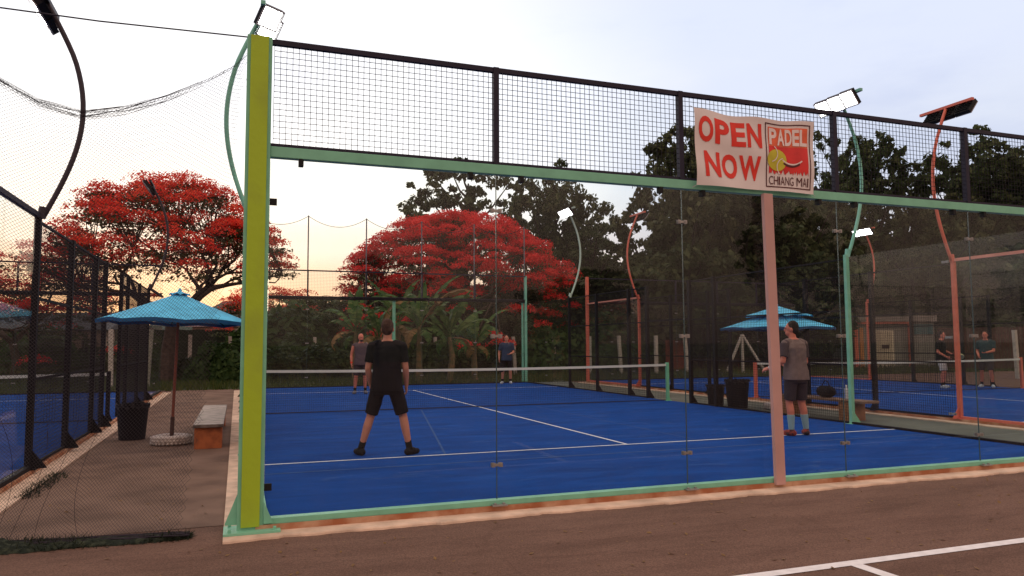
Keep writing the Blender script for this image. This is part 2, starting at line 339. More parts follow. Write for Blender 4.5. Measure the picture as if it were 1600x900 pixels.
# ------------------------------------------------------------------ enclosure parts
CELL = .05
def mesh_panel_mesh(w, h, name='mesh_panel', cell=CELL, r=.0021):
    """welded mesh in local x (0..w) z (0..h)"""
    m = MB(); nx = int(round(w/cell)); nz = int(round(h/cell))
    for i in range(nx+1): x = i*w/nx; m.box(x-r, -r, 0, x+r, r, h)
    for j in range(nz+1): z = j*h/nz; m.box(0, -r*3, z-r, w, -r*1.02, z+r)
    return m.mesh(name, WIRE)
PANELS = {}
def panel(w, h):
    k = (round(w, 3), round(h, 3))
    if k not in PANELS: PANELS[k] = mesh_panel_mesh(w, h)
    return PANELS[k]
def gusset(m, x, y, dx, dy, h=.22, l=.16, t=.008):
    """triangular foot plate at (x,y) reaching out along (dx,dy)"""
    n = Vector((-dy, dx, 0))*t/2; a = Vector((x, y, 0)); d = Vector((dx, dy, 0))*l
    p = [a+Vector((0, 0, .0)), a+d+Vector((0, 0, 0)), a+d+Vector((0, 0, .012)), a+Vector((0, 0, h))]
    b = len(m.v); m.v += [tuple(q-n) for q in p]+[tuple(q+n) for q in p]
    m.f += [(b, b+1, b+2, b+3), (b+7, b+6, b+5, b+4)]+[(b+(i+1) % 4, b+i, b+4+i, b+4+(i+1) % 4) for i in range(4)]
def clamp(parent, x, y, z, axis='x', w=.095):
    """pair of small plates bolted either side of a glass joint"""
    m = MB()
    def bx_(a0, b0, c0, a1, b1, c1):     # a along the wall, b across it
        if axis == 'x': m.box(x+a0, y+b0, z+c0, x+a1, y+b1, z+c1)
        else: m.box(x+b0, y+a0, z+c0, x+b1, y+a1, z+c1)
    for s in (-1, 1):
        b0, b1 = sorted((s*.0065, s*.0125))
        bx_(-w/2, b0, -.011, w/2, b1, .011)
        for d in (-1, 1):
            a0, a1 = sorted((d*w*.20, d*w*.56)); c0, c1 = sorted((s*.0127, s*.0165)); bx_(a0, c0, -.019, a1, c1, .019)
            c0, c1 = sorted((s*.0167, s*.024)); bx_(d*w*.38-.008, c0, -.008, d*w*.38+.008, c1, .008)
    return m.build('clamp', STEEL, parent)

EDGE = mat('polished_glass_edge', (.05, .09, .09), .25, spec=.6)
def end_wall(x0, y, col, label, beamcol=None, near=False, mesh_off=0.0, polecol=None):
    """10 m end wall: five glass panels 3 m high, mesh band 1 m above"""
    fy = -1 if near else 1
    t = thing('glass_end_wall', label, 'glass wall', (x0+5, y, 0))
    X = lambda a: a-5
    b = MB(); b.box(X(.001), -.03, 3.0, X(9.97), .05, 3.09); b.build('top_beam', col, t, bevel=.004)
    b = MB(); b.box(X(.001), -.045, -.012, X(9.97), .045, .035); b.build('base_rail', col, t, bevel=.003)
    for i in range(5):
        for dx in (.25, 1.75):
            b = MB(); b.box(X(i*2+dx)-.02, -.034, 2.94, X(i*2+dx)+.02, .03, 2.998); b.build('glass_clip', DOT, t)
    fr = MB(); fr.box(X(.0), -.022, 3.97, X(10), .022, 4.015); fr.build('mesh_rail', DGREY, t)
    fr = MB(); fr.box(X(0), -.018, 3.0915, X(10), .018, 3.118); fr.build('mesh_rail', DGREY, t)
    for i in range(5):
        gp = MB(); gp.box(X(i*2+.004), -.006, .036, X(i*2+1.996), .006, 2.999); g = gp.build('glass_panel', GLASS, t)
        if i < 4:
            for z in (.34, 1.50, 2.66): clamp(g, X(i*2+2), 0, z)
            sb = MB(); sb.box(X(i*2+2)-.0035, -.0055, .037, X(i*2+2)+.0035, .0055, 2.998); sb.build('glass_edge', EDGE, g)
            ft = MB(); ft.box(X(i*2+2)-.07, fy*.046, -.0105, X(i*2+2)+.07, fy*.10, .002)
            ft.box(X(i*2+2)-.05, fy*.060, .0021, X(i*2+2)-.03, fy*.082, .016); ft.box(X(i*2+2)+.03, fy*.060, .0021, X(i*2+2)+.05, fy*.082, .016)
            ft.build('foot_plate', STEEL if near else col, t)
    for i in range(5):
        link('mesh_panel', panel(1.96, .86), t, (X(i*2+.02), 0, 3.112))
        if i: 
            pb = MB(); pb.box(X(i*2)-.026, -.03, 3.091, X(i*2)+.026, .03, 4.017); pb.build('mesh_post', DGREY, t)
    return t

def lamp(x, y, out, col, lit, label, ztop=5.85, heads=3, zbase=2.98, aim_y=0.0, group='curved floodlight poles', bar=1.0, side_dir='y', cable=False):
    """curved pole fixed on a side post; out = +1/-1 = direction away from its court"""
    t = thing('floodlight_pole', label, 'floodlight', (x, y, zbase), 0, group)
    m = MB(); H = ztop-zbase; pts = []; n = 22
    for i in range(n+1):
        f = i/n; bow = .42*math.sin(math.pi*min(1, f*1.0))**1.0*(.9) - .0*f
        xx = out*(.02+bow*(1 if f < 1 else 1)) - out*.10*max(0, f-.75)*4*.5
        pts.append((xx, 0, f*H))
    m.tube(pts, .030, 10); m.build('pole', col, t, smooth=True)
    s = MB(); s.tube([(0, 0, -.02), (0, 0, .0), (out*.02, 0, .12)], .048, 10); s.build('sleeve', col, t)
    tx, tz = pts[-1][0], H
    cb = MB(); cb.box(tx-.03, -bar/2, tz-.0, tx+.03, bar/2, tz+.05); cb.build('crossbar', col, t)
    for k in range(heads):
        yy = (k-(heads-1)/2)*(bar*.92/heads)
        hd = bpy.data.objects.new('lamp_head', None)
        R = Euler((0, rad(-out*-40), 0)).to_matrix()      # tilt
        body = MB(); w = bar*.86/heads
        tilt = Euler((0, -out*rad(38), 0)); yw = Euler((0, 0, aim_y*(-out))).to_matrix()
        # local head frame: face normal = -out x, tilted down
        Rm = yw @ tilt.to_matrix()
        def P(a, b_, c): return Vector((tx-out*.10, yy, tz-.10))+Rm@Vector((a, b_, c))
        q = []
        for c in (-.17, .17):
            for a, b_ in ((out*.02 if out > 0 else out*.02, -w/2), (out*.02, w/2)): pass
        xa, xb = sorted((0, out*.07))
        body.quadbox([P(xa, -w/2, -.15), P(xb, -w/2, -.15), P(xb, w/2, -.15), P(xa, w/2, -.15), P(xa, -w/2, .15), P(xb, -w/2, .15), P(xb, w/2, .15), P(xa, w/2, .15)])
        for j in range(6):      # cooling fins
            zz = -.12+j*.048; xc, xd = sorted((out*.0705, out*.10))
            body.quadbox([P(xc, -w*.4, zz), P(xd, -w*.4, zz), P(xd, w*.4, zz), P(xc, w*.4, zz), P(xc, -w*.4, zz+.012), P(xd, -w*.4, zz+.012), P(xd, w*.4, zz+.012), P(xc, w*.4, zz+.012)])
        h = body.build('lamp_head', DOT if not lit else BLACK, t)
        le = MB(); x1, x2 = sorted((-out*.004, -out*.0005))
        for ca in (-1, 0, 1):
            for cb_ in (-1, 0, 1):
                y_a, y_b, z_a, z_b = w*(.29*ca-.125), w*(.29*ca+.125), .088*cb_-.038, .088*cb_+.038
                le.quadbox([P(x1, y_a, z_a), P(x2, y_a, z_a), P(x2, y_b, z_a), P(x1, y_b, z_a), P(x1, y_a, z_b), P(x2, y_a, z_b), P(x2, y_b, z_b), P(x1, y_b, z_b)])
        fm = MB()
        for (ya_, yb_, za_, zb_) in ((-w*.5, w*.5, .134, .15), (-w*.5, w*.5, -.15, -.134), (-w*.5, -w*.46, -.1339, .1339), (w*.46, w*.5, -.1339, .1339)):
            xa_, xb_ = sorted((-out*.018, -out*.0006)); fm.quadbox([P(xa_, ya_, za_), P(xb_, ya_, za_), P(xb_, yb_, za_), P(xa_, yb_, za_), P(xa_, ya_, zb_), P(xb_, ya_, zb_), P(xb_, yb_, zb_), P(xa_, yb_, zb_)])
        fm.build('bezel', mat('grey_bezel', (.30, .30, .31), .4), h)
        le.build('lens', mat('lamp_lit', (1, 1, 1), .3, emit=(1, .98, .93), estr=14) if lit else mat('lamp_off', (.10, .10, .11), .15), h)
        br = MB(); br.tube([(tx, yy, tz), (tx-out*.05, yy, tz-.09)], .012, 6); br.build('bracket', BLACK, h)
    if cable:
        cm = MB(); cm.tube([(out*.05+.03*math.sin(i*.9), -.03+.02*math.cos(i*1.3), .5-.062*i+.02*math.sin(i*2.1)) for i in range(22)], .010, 6); cm.build('cable', mat('pale_cable', (.30, .42, .36), .6), t)
    return t

def side_wall(x, y0, out, pcol, gcol, label, door=True, lampposts=(4, 16), thick=.04, glass_ends=(True, True), mids=(6, 8, 9, 11, 12, 14), base=True, topcol=None, meshon=True):
    """20 m side: glass 0-4 and 16-20, black mesh between; x = fence line, out = away from court"""
    t = thing('side_fence', label, 'court fence', (x, y0+10, 0))
    Y = lambda a: a-10
    for ya, yb, on in ((0, 2, glass_ends[0]), (2, 4, glass_ends[0]), (16, 18, glass_ends[1]), (18, 20, glass_ends[1])):
        if not on: continue
        g = MB(); g.box(-.006, Y(ya+.004), .036, .006, Y(yb-.004), 2.96); go = g.build('glass_panel', GLASS, t)
        if ya in (0, 16):
            for z in (.34, 1.5, 2.66): clamp(go, 0, Y(yb), z, 'y')
    if base:
        for ya, yb in ((.03, 3.97), (16.03, 19.97)):
            b = MB(); b.box(-.04, Y(ya), -.012, .04, Y(yb), .035); b.build('base_rail', gcol, t)
    if topcol:
        for ya, yb in ((.03, 3.97), (16.03, 19.97)):
            b = MB(); b.box(-.03, Y(ya), 2.965, .03, Y(yb), 3.02); b.build('top_rail', topcol, t)
    for yy in lampposts:
        b = MB(); b.box(-.034, Y(yy)-.034, -.012, .034, Y(yy)+.034, 3.0); b.box(-.09, Y(yy)-.07, -.0125, .09+.0, Y(yy)+.07, .003)
        gusset(b, out*.0342, Y(yy), out, 0); p = b.build('post', BLACK if (pcol is MINT and yy == 16) else pcol, t)
    for yy in mids:
        h = 2.96
        b = MB(); b.box(-.04, Y(yy)-.045, -.012, .03, Y(yy)+.045, h); gusset(b, out*.0302, Y(yy), out, 0, .22, .14); b.box(out*.03, Y(yy)-.05, -.0125, out*.17, Y(yy)+.05, -.002)
        b.build('post', BLACK, t)
    if meshon:
        seq = [4]+[m_ for m_ in mids]+[16]
        for a, b_ in zip(seq[:-1], seq[1:]):
            if door and a == 9 and b_ == 11: 
                r = MB(); r.box(-.02, Y(9.036), 2.0, .02, Y(10.964), 2.04); r.build('door_lintel', BLACK, t); continue
            w = b_-a-.09
            o = link('mesh_panel', panel(w, 2.88), t, (out*.012, Y(a+.045), .03), (0, 0, rad(90)))
            for z in (.015, 1.04, 2.0, 2.925):
                r = MB(); r.box(-.015, Y(a+.0455), z-.014, .015, Y(b_-.0455), z+.014); r.build('rail', BLACK, t)
    return t

# --- our court
near = end_wall(0, 0, MINT, 'long glass end wall with mint green beam, black mesh above and yellow corner post', near=True)
b = MB(); b.box(-5.20, -.05, -.055, -5.0, .06, 4.02); b.build('corner_post', MINT, near, bevel=.004)
b = MB(); b.box(-5.172, -.066, -.02, -5.030, -.0502, 4.015); b.build('post_cladding', YELLOW, near, bevel=.002)
b = MB(); b.box(-5.30, -.15, -.0575, -4.87, .14, -.040)
for sx in (-1, 1):
    for sy in (-1, 1): b.box(-5.085+sx*.17-.012, .0+sy*.11-.012, -.0398, -5.085+sx*.17+.012, sy*.11+.012, -.015)
gusset(b, -5.2005, -.02, -1, 0, .24, .09); gusset(b, -4.9995, -.06, 1, 0, .18, .07)
b.build('foot_plate', MINT, near)
b = MB(); b.quadbox([(.0, -.10, -.03), (.115, -.10, -.03), (.115, -.052, -.03), (.0, -.052, -.03), (-.055, -.10, 2.999), (.06, -.10, 2.999), (.06, -.052, 2.999), (-.055, -.052, 2.999)])
b.build('centre_post', PINK, near, bevel=.004)
b = MB()
for z in (2.62, .28):
    b = MB(); b.box(-4.998, -.03, z-.028, -4.94, -.008, z+.028); b.build('glass_clip', DOT, near)

far = end_wall(0, 20, MINT, 'far glass end wall of the middle court with black mesh band and mint green centre post')
b = MB(); b.box(-.05, .051, -.012, .05, .12, 3.09); b.build('centre_post', MINT, far)
b = MB(); b.box(4.98, -.0, -.012, 5.06, .10, 4.02); b.box(4.88, .06, -.012, 4.94, .12, 3.0); b.build('corner_post', MINTD, far)
for ch in far.children:
    if ch.name.startswith('glass_panel'): ch.data.materials[0] = GLASS_FAR
    if ch.name.startswith(('top_beam', 'base_rail')): ch.data.materials[0] = BLACK

sw = side_wall(0, 0, -1, MINT, MINT, 'left side fence of the middle court, seen edge on behind the yellow post')
sw = side_wall(10, 0, 1, MINT, BLACK, 'right side fence of the middle court, black mesh between mint green lamp posts')
lamp(-.03, 4, -1, MINTD, True, 'lit floodlight pair on curved mint pole just behind top of yellow post', ztop=5.93, heads=2, aim_y=-.95, bar=.75, cable=True)
lamp(10.03, 4, 1, MINTD, True, 'brightest lit floodlights, on curved mint pole right of the banner', ztop=5.85, heads=3, aim_y=-.1)
lamp(10.03, 16, 1, mat('pale_mint_pole', (.40, .55, .46), .45), True, 'lit floodlights on curved pale mint pole beside the centre flame tree', ztop=5.85)

# --- right court (coral)
side_wall(RCX, 0, -1, CORAL, CORAL, 'coral framed side fence of the right court, nearer the camera', topcol=CORALP)
lamp(RCX-.02, 4, -1, CORAL, False, 'unlit black floodlights on tall curved coral pole at the right', ztop=5.95, bar=1.15)
lamp(RCX-.02, 16, -1, CORAL, False, 'unlit floodlights on curved coral pole far behind the net', ztop=5.85)
side_wall(RCX+10, 0, 1, CORAL, CORAL, 'outer side fence of the right court with coral lamp posts')
lamp(RCX+10.05, 16, 1, CORAL, True, 'lit floodlights on curved coral pole of the right court, far behind', ztop=5.8)
t = end_wall(RCX, 20, BLACK, 'far end wall of the right court with coral corner posts')
b = MB(); b.box(-5.06, -.05, -.012, -4.96, .06, 4.05); b.build('corner_post', CORAL, t)

# --- left court (black frame)
side_wall(-2.5, LCY, 1, BLACK, BLACK, 'black framed side fence of the left court along the alley', topcol=DGREY, mids=(6, 8, 9, 11, 12, 14))
lamp(-2.47, LCY+4, 1, mat('dark_pole', (.035, .028, .035), .5), True, 'floodlight on curved dark pole at the upper left corner', ztop=5.62, heads=2)
lamp(-2.47, LCY+16, 1, mat('dark_pole', (.035, .028, .035), .5), False, 'unlit floodlight on curved dark pole in front of the left flame tree', ztop=5.8, heads=2)
end_wall(-12.5, LCY+20, BLACK, 'far end wall of the left court with black frame')

# ------------------------------------------------------------------ court nets
def court_net(x0, y, postcol, label):
    t = thing('court_net', label, 'net', (x0+5, y, 0)); 
    def top(x): return .88+.04*(abs(x)/5)**2
    m = MB(); r = .0016; nx = 222
    for i in range(nx+1):
        x = -4.92+9.84*i/nx; m.box(x-r, -r, .03, x+r, r, top(x)-.03)
    for j in range(19):
        for a in range(8):
            xa, xb = -4.92+9.84*a/8, -4.92+9.84*(a+1)/8; za = .03+(top(xa)-.06)*j/18; zb = .03+(top(xb)-.06)*j/18
            m.quadbox([(xa, -r, za-r), (xb, -r, zb-r), (xb, r, zb-r), (xa, r, za-r), (xa, -r, za+r), (xb, -r, zb+r), (xb, r, zb+r), (xa, r, za+r)])
    m.build('netting', NETC, t)
    m = MB()
    for a in range(16):
        xa, xb = -4.95+9.9*a/16, -4.95+9.9*(a+1)/16; za, zb = top(xa), top(xb)
        m.quadbox([(xa, -.012, za-.055), (xb, -.012, zb-.055), (xb, .012, zb-.055), (xa, .012, za-.055), (xa, -.012, za), (xb, -.012, zb), (xb, .012, zb), (xa, .012, za)])
    m.build('tape', TAPE, t)
    m = MB(); m.box(-4.9, -.006, .008, 4.9, .006, .024); m.build('bottom_cord', NETC, t)
    for s in (-1, 1):
        b = MB(); b.box(s*4.96-.035, -.035, 0, s*4.96+.035, .035, .95); b.box(s*4.96-.08, -.08, 0, s*4.96+.08, .08, .008); gusset(b, s*4.96+.0352, 0, 1, 0, .14, .05)
        b.build('post', postcol, t, bevel=.004)
court_net(0, 10, mat('fresh_mint_paint', (.16, .50, .30), .45), 'white taped net across the middle court between mint green posts')
court_net(RCX, 10, CORAL, 'net across the right court with coral posts')
court_net(-12.5, LCY+10, BLACK, 'net across the left court, seen through the black fence')

# ------------------------------------------------------------------ banner
def text_mesh(txt, size, xs=1, off=0.0, ext=.0):
    cu = bpy.data.curves.new('lettering', 'FONT'); cu.body = txt; cu.size = size; cu.offset = off; cu.extrude = ext; cu.resolution_u = 4
    cu.align_x = 'LEFT'
    o = bpy.data.objects.new('lettering', cu); C.objects.link(o); dg = bpy.context.evaluated_depsgraph_get(); dg.update()
    me = bpy.data.meshes.new_from_object(o.evaluated_get(dg)); bpy.data.objects.remove(o, do_unlink=True); return me
BW, BH = 1.50, .80
bt = thing('banner', 'white vinyl banner with red OPEN NOW lettering tied to the mesh', 'banner', (4.13, -.055, 3.035))
def bwave(x, z):
    u, v = x/BW, z/BH
    sag = -.018*math.sin(math.pi*u)*v*1.6 + .010*math.sin(5*math.pi*u)*v
    return sag, -.012*math.sin(2*math.pi*u*1.6+v*2.5)-.008*math.sin(math.pi*3*v+u*5)-.006*math.sin(11*u+7*v)
def bmap(x, z, d=0):
    s_, w = bwave(x, z); u, v = x/BW, z/BH
    return (x-.01*v*(1-u)*2+(.02*v)*u, -.03+w-d, z+s_+.02*(u)*0)
m = MB(); nx, nz_ = 48, 26
for j in range(nz_+1):
    for i in range(nx+1): m.v.append(bmap(BW*i/nx, BH*j/nz_))
for j in range(nz_):
    for i in range(nx): a = j*(nx+1)+i; m.f.append((a, a+1, a+nx+2, a+nx+1))
cl_ = m.build('cloth', mat('banner_vinyl', (.72, .66, .63), .6, var=.04, scale=4), bt, smooth=True)
RED = mat('banner_red', (.70, .045, .028), .6, var=.08, scale=9); BRN = mat('banner_dark', (.09, .02, .02), .6); ORG = mat('banner_orange', (.74, .14, .06), .6, var=.25, scale=5)
BALL = mat('banner_yellow', (.52, .47, .04), .6, var=.15, scale=8); RED2 = mat('banner_logo_red', (.66, .04, .035), .6, var=.15, scale=5); PWH = mat('banner_white', (.76, .66, .62), .6)
def sub_map(name, verts, faces, mt, d=.004):
    bm = bmesh.new(); vs = [bm.verts.new((x, 0, z)) for x, z in verts]
    for f in faces:
        try: bm.faces.new([vs[i] for i in f])
        except ValueError: pass
    bmesh.ops.triangulate(bm, faces=bm.faces[:])
    for _ in range(4):
        es = [e for e in bm.edges if e.calc_length() > .05]
        if not es: break
        bmesh.ops.subdivide_edges(bm, edges=es, cuts=1); bmesh.ops.triangulate(bm, faces=bm.faces[:])
    for v in bm.verts: v.co = Vector(bmap(v.co.x, v.co.z, d))
    bmesh.ops.recalc_face_normals(bm, faces=bm.faces[:])
    me = bpy.data.meshes.new(name); bm.to_mesh(me); bm.free(); me.materials.append(mt); return link(name, me, bt)
def put_text(txt, x0, z0, w, h, mt, off=.0, d=.004, name='lettering'):
    me = text_mesh(txt, 1.0, off=off); co = np.array([v.co[:] for v in me.vertices]); mn = co.min(0); mxx = co.max(0)
    vv = [((c[0]-mn[0])/(mxx[0]-mn[0])*w+x0, (c[1]-mn[1])/(mxx[1]-mn[1])*h+z0) for c in co]
    return sub_map(name, vv, [tuple(p.vertices) for p in me.polygons], mt, d)
def letters(txt, x0, z0, w, h, mt, d=.004, gap=.12, off=.035, widths=None):
    wd = widths or {'W': 1.35, 'M': 1.35, 'I': .30, ' ': .5} if len(txt) < 6 else {'M': 1.5, 'I': .30, ' ': .5}
    tot = sum(wd.get(c, 1) for c in txt)+gap*(len(txt)-1); u = w/tot; x = x0
    for c in txt:
        cw = wd.get(c, 1)*u
        if c != ' ': put_text(c, x, z0, cw, h, mt, off, d)
        x += cw+gap*u
letters('OPEN', .045, .455, .77, .27, RED)
letters('NOW', .10, .095, .70, .27, RED)
def rect(x0, z0, x1, z1): return [(x0, z0), (x1, z0), (x1, z1), (x0, z1)], [(0, 1, 2, 3)]
FX0, FX1, FZ0, FZ1 = .86, 1.455, .04, .755
for q in ((FX0, FZ0, FX0+.012, FZ1), (FX1-.012, FZ0, FX1, FZ1), (FX0+.012, FZ0, FX1-.012, FZ0+.012), (FX0+.012, FZ1-.012, FX1-.012, FZ1)):
    sub_map('frame_line', *rect(*q), BRN)
sub_map('logo_field', *rect(.895, .50, 1.42, .715), ORG, .004)
# red field with a skyline cut along its lower edge
sk = [(.895, .499), (.895, .20)]
xs_ = np.linspace(.895, 1.42, 36); hh = [0, .02, .008, .05, .01, .0, .03, .012, .045, .01, .0, .025, .06, .015, 0, .02, .03, .05, .025, .01, .03, .0, .04, .01, .05, .0, .035, .012, .045, .01, .0, .055, .02, .01, .04, 0]
sk = [(x, .185+hh[i]) for i, x in enumerate(xs_)]
for i in range(len(sk)-1):
    pass
vv = [(x, z) for x, z in sk]+[(x, .499) for x, _ in sk]; n_ = len(sk)
sub_map('logo_skyline', vv, [(i, i+1, n_+i+1, n_+i) for i in range(n_-1)], RED2, .004)
letters('PADEL', .905, .515, .505, .185, PWH, .008, .08, .03)
cs = [(.995+.122*math.cos(a), .345+.122*math.sin(a)) for a in np.linspace(0, 2*math.pi, 28, endpoint=False)]
sub_map('logo_ball', cs, [tuple(range(28))], BALL, .007)
def arc_strip(cx, cz, r, a0, a1, w, mt, nm, d):
    A = np.linspace(a0, a1, 14); vv = [(cx+(r-w/2)*math.cos(a), cz+(r-w/2)*math.sin(a)) for a in A]+[(cx+(r+w/2)*math.cos(a), cz+(r+w/2)*math.sin(a)) for a in A]
    sub_map(nm, vv, [(i, i+1, 15+i, 14+i) for i in range(13)], mt, d)
arc_strip(.90, .42, .10, -1.3, .9, .010, PWH, 'ball_seam', .010); arc_strip(1.09, .27, .10, 1.8, 4.1, .010, PWH, 'ball_seam', .010)
arc_strip(1.20, .52, .215, math.radians(232), math.radians(308), .016, PWH, 'logo_swoosh', .007); arc_strip(1.19, .50, .215, math.radians(238), math.radians(300), .022, BRN, 'logo_swoosh', .0085)
letters('CHIANG MAI', .895, .07, .525, .095, BRN, .006, .16, .0)
m = MB()
for x, z in ((0, .0), (0, BH), (BW, 0), (BW, BH), (BW/2, BH)): 
    p = bmap(x, z); m.tube([p, (p[0]+(-.03 if x == 0 else .03), -.0, p[2]+(.03 if z else -.02))], .003, 5)
m.build('tie', mat('tie_white', (.5, .5, .5), .6), bt)

# ------------------------------------------------------------------ hanging net across the alley
def alley_net():
    t = thing('hanging_net', 'sagging fine ball net hung across the alley left of the yellow post', 'net', (-1.3, 0, GZ))
    def ztop(u):     # u 0 left .. 1 right, keys measured in x
        x = -2.5+u*2.32
        ks = [(-2.5, 3.98), (-2.2, 3.74), (-1.96, 3.53), (-1.7, 3.39), (-1.4, 3.33), (-1.1, 3.40), (-.8, 3.53), (-.5, 3.70), (-.3, 3.84), (-.18, 3.98)]
        for (a, za), (b_, zb) in zip(ks[:-1], ks[1:]):
            if x <= b_+1e-6:
                f = (x-a)/(b_-a); f = max(0, min(1, f)); return za+(zb-za)*f
        return 3.98
    def P(u, v):
        zt = ztop(u); z = zt*(1-v)
        xr = -.18-.40*v**1.3; x = -2.5+u*(xr+2.5)
        y = .02+.30*v**2*(1-u*.6)+.035*math.sin(u*17+v*2)*v+.02*math.sin(u*41+1)*v
        z += .02*math.sin(u*23)*v
        x += .03*math.sin(v*9+u*3)*v
        return (x+1.3, y, max(.004, z)-GZ*0+0.0)
    m = MB(); r = .0012
    # diamond cells
    W_, H_ = 2.32, 3.6; c = .030; nseg = 26
    k0 = int(-H_/c); k1 = int(W_/c)
    for sgn in (1, -1):
        for k in range(k0, k1+1) if sgn == 1 else range(0, int((W_+H_)/c)+1):
            pts = []
            for i in range(nseg*2+1):
                yv = H_*i/(nseg*2); xx = k*c+yv if sgn == 1 else k*c-yv
                if 0 <= xx <= W_: pts.append(P(xx/W_, yv/H_))
            if len(pts) > 1: m.tube(pts, r, 3, cap=False)
    m.build('netting', mat('net_grey', (.055, .05, .055), .8), t)
    # gathered folds along the top edge
    m = MB()
    for k in range(22):
        ph = RNG.random()*6; amp = .006+.05*RNG.random(); pts = []
        a, b_ = sorted(RNG.random(2)); 
        if b_-a < .3: a, b_ = max(0, a-.2), min(1, b_+.2)
        for i in range(41):
            u = a+(b_-a)*i/40; x = -2.5+u*2.32+1.3; d = math.sin(math.pi*u)**.6
            pts.append((x, .02+.02*math.sin(ph+u*9), ztop(u)-(amp*d*(1+.5*math.sin(ph+7*u)))+.015*d))
        m.tube(pts, .0016, 4, cap=False)
    for k in range(26):      # zigzag of the gathered cells
        u0 = .02+.96*k/26; pts = []
        for i in range(9):
            u = u0+i*.006; pts.append((-2.5+u*2.32+1.3, .03, ztop(min(1, u))-(.06 if i % 2 else .0)*math.sin(math.pi*min(1, u))+.01))
        m.tube(pts, .0011, 3, cap=False)
    m.build('gathered_edge', mat('net_dark', (.03, .025, .035), .8), t)
    m = MB()
    for k in range(4):     # slack folds near the ground
        u0 = .28+.11*k+.02*RNG.random(); pts = [tuple(Vector(P(min(1, u0+.05*math.sin(v*3+k)), .72+.28*v))+Vector((0, -.01, 0))) for v in np.linspace(0, 1, 14)]
        m.tube(pts, .0018, 4)
    for k in range(14):
        yv = .02*k; pts = [(-1.2+1.95*f, .10+.26*(1-f)-.05+.06*math.sin(f*9+k), .012+.02*abs(math.sin(f*13+k*2))) for f in np.linspace(0, 1, 30)]
        m.tube(pts, .006, 5)
    m.build('slack_fold', mat('net_dark', (.03, .025, .035), .8), t)
    m = MB(); nx, ny = 120, 16      # heap of net lying on the ground
    for i in range(nx+1):
        f = i/nx; yc = .26*(1-f)+.02+.03*math.sin(f*9); wd = (.20+.06*math.sin(f*7+1)+.03*math.sin(f*17))*(1-f**3*.85); hh = (.052+.02*math.sin(f*8)+.008*math.sin(f*19+2))*(1-f**3*.85)
        for j in range(ny+1):
            g = j/ny*2-1; z = hh*max(0, 1-g*g)**.8*(1+.14*math.sin(f*60+g*9)+.10*math.sin(f*140+g*13)+.12*math.sin(g*17+f*30)); m.v.append((-1.35+2.12*f, yc+g*wd+.012*math.sin(f*90), z+.003))
    for i in range(nx):
        for j in range(ny): a = i*(ny+1)+j; m.f.append((a, a+ny+1, a+ny+2, a+1))
    m.build('net_heap', mat('green_net_heap', (.012, .018, .011), .95, scale=22, col2=(.045, .055, .032), c2amt=.56, bump=1.0, bscale=120), t, smooth=True)
    return t
alley_net()
m = MB(); m.tube([(-2.6, -.03, 3.99), (-1.3, -.03, 3.975), (-.19, -.03, 4.0)], .006, 6)
m.tube([(-7, -.03, 4.02), (-4.5, -.03, 3.97), (-2.6, -.03, 3.99)], .006, 6)
tag(m.build('support_cable', DGREY), 'dark straight support cable above the hanging net', 'cable')

# ball net above the far end wall
t = thing('ball_net', 'tall thin poles with sagging net above the far end wall', 'net', (5, 20.1, 4))
for x in (0, 2, 4, 6, 8, 10):
    m = MB(); m.tube([(x-5, 0, -.9), (x-5, 0, 1.92)], .022, 6); m.build('pole', mat('grey_pole', (.16, .15, .17), .6), t)
m = MB(); m2 = MB()
for x in (0, 2, 4, 6, 8):
    pts = [(x-5+2*f, 0, 1.90-.34*4*f*(1-f)) for f in np.linspace(0, 1, 16)]
    m.tube(pts, .009, 5)
    for i in range(1, 80):
        f = i/80; zz = 1.90-.34*4*f*(1-f); m2.tube([(x-5+2*f, 0, 0), (x-5+2*f, 0, zz)], .0007, 3, cap=False)
    for j in range(1, 64): z = .025*j; m2.tube([(x-5, 0, z), (x-3, 0, z)], .0007, 3, cap=False)
m.build('cable', DGREY, t); m2.build('netting', mat('net_grey', (.055, .05, .055), .8), t)

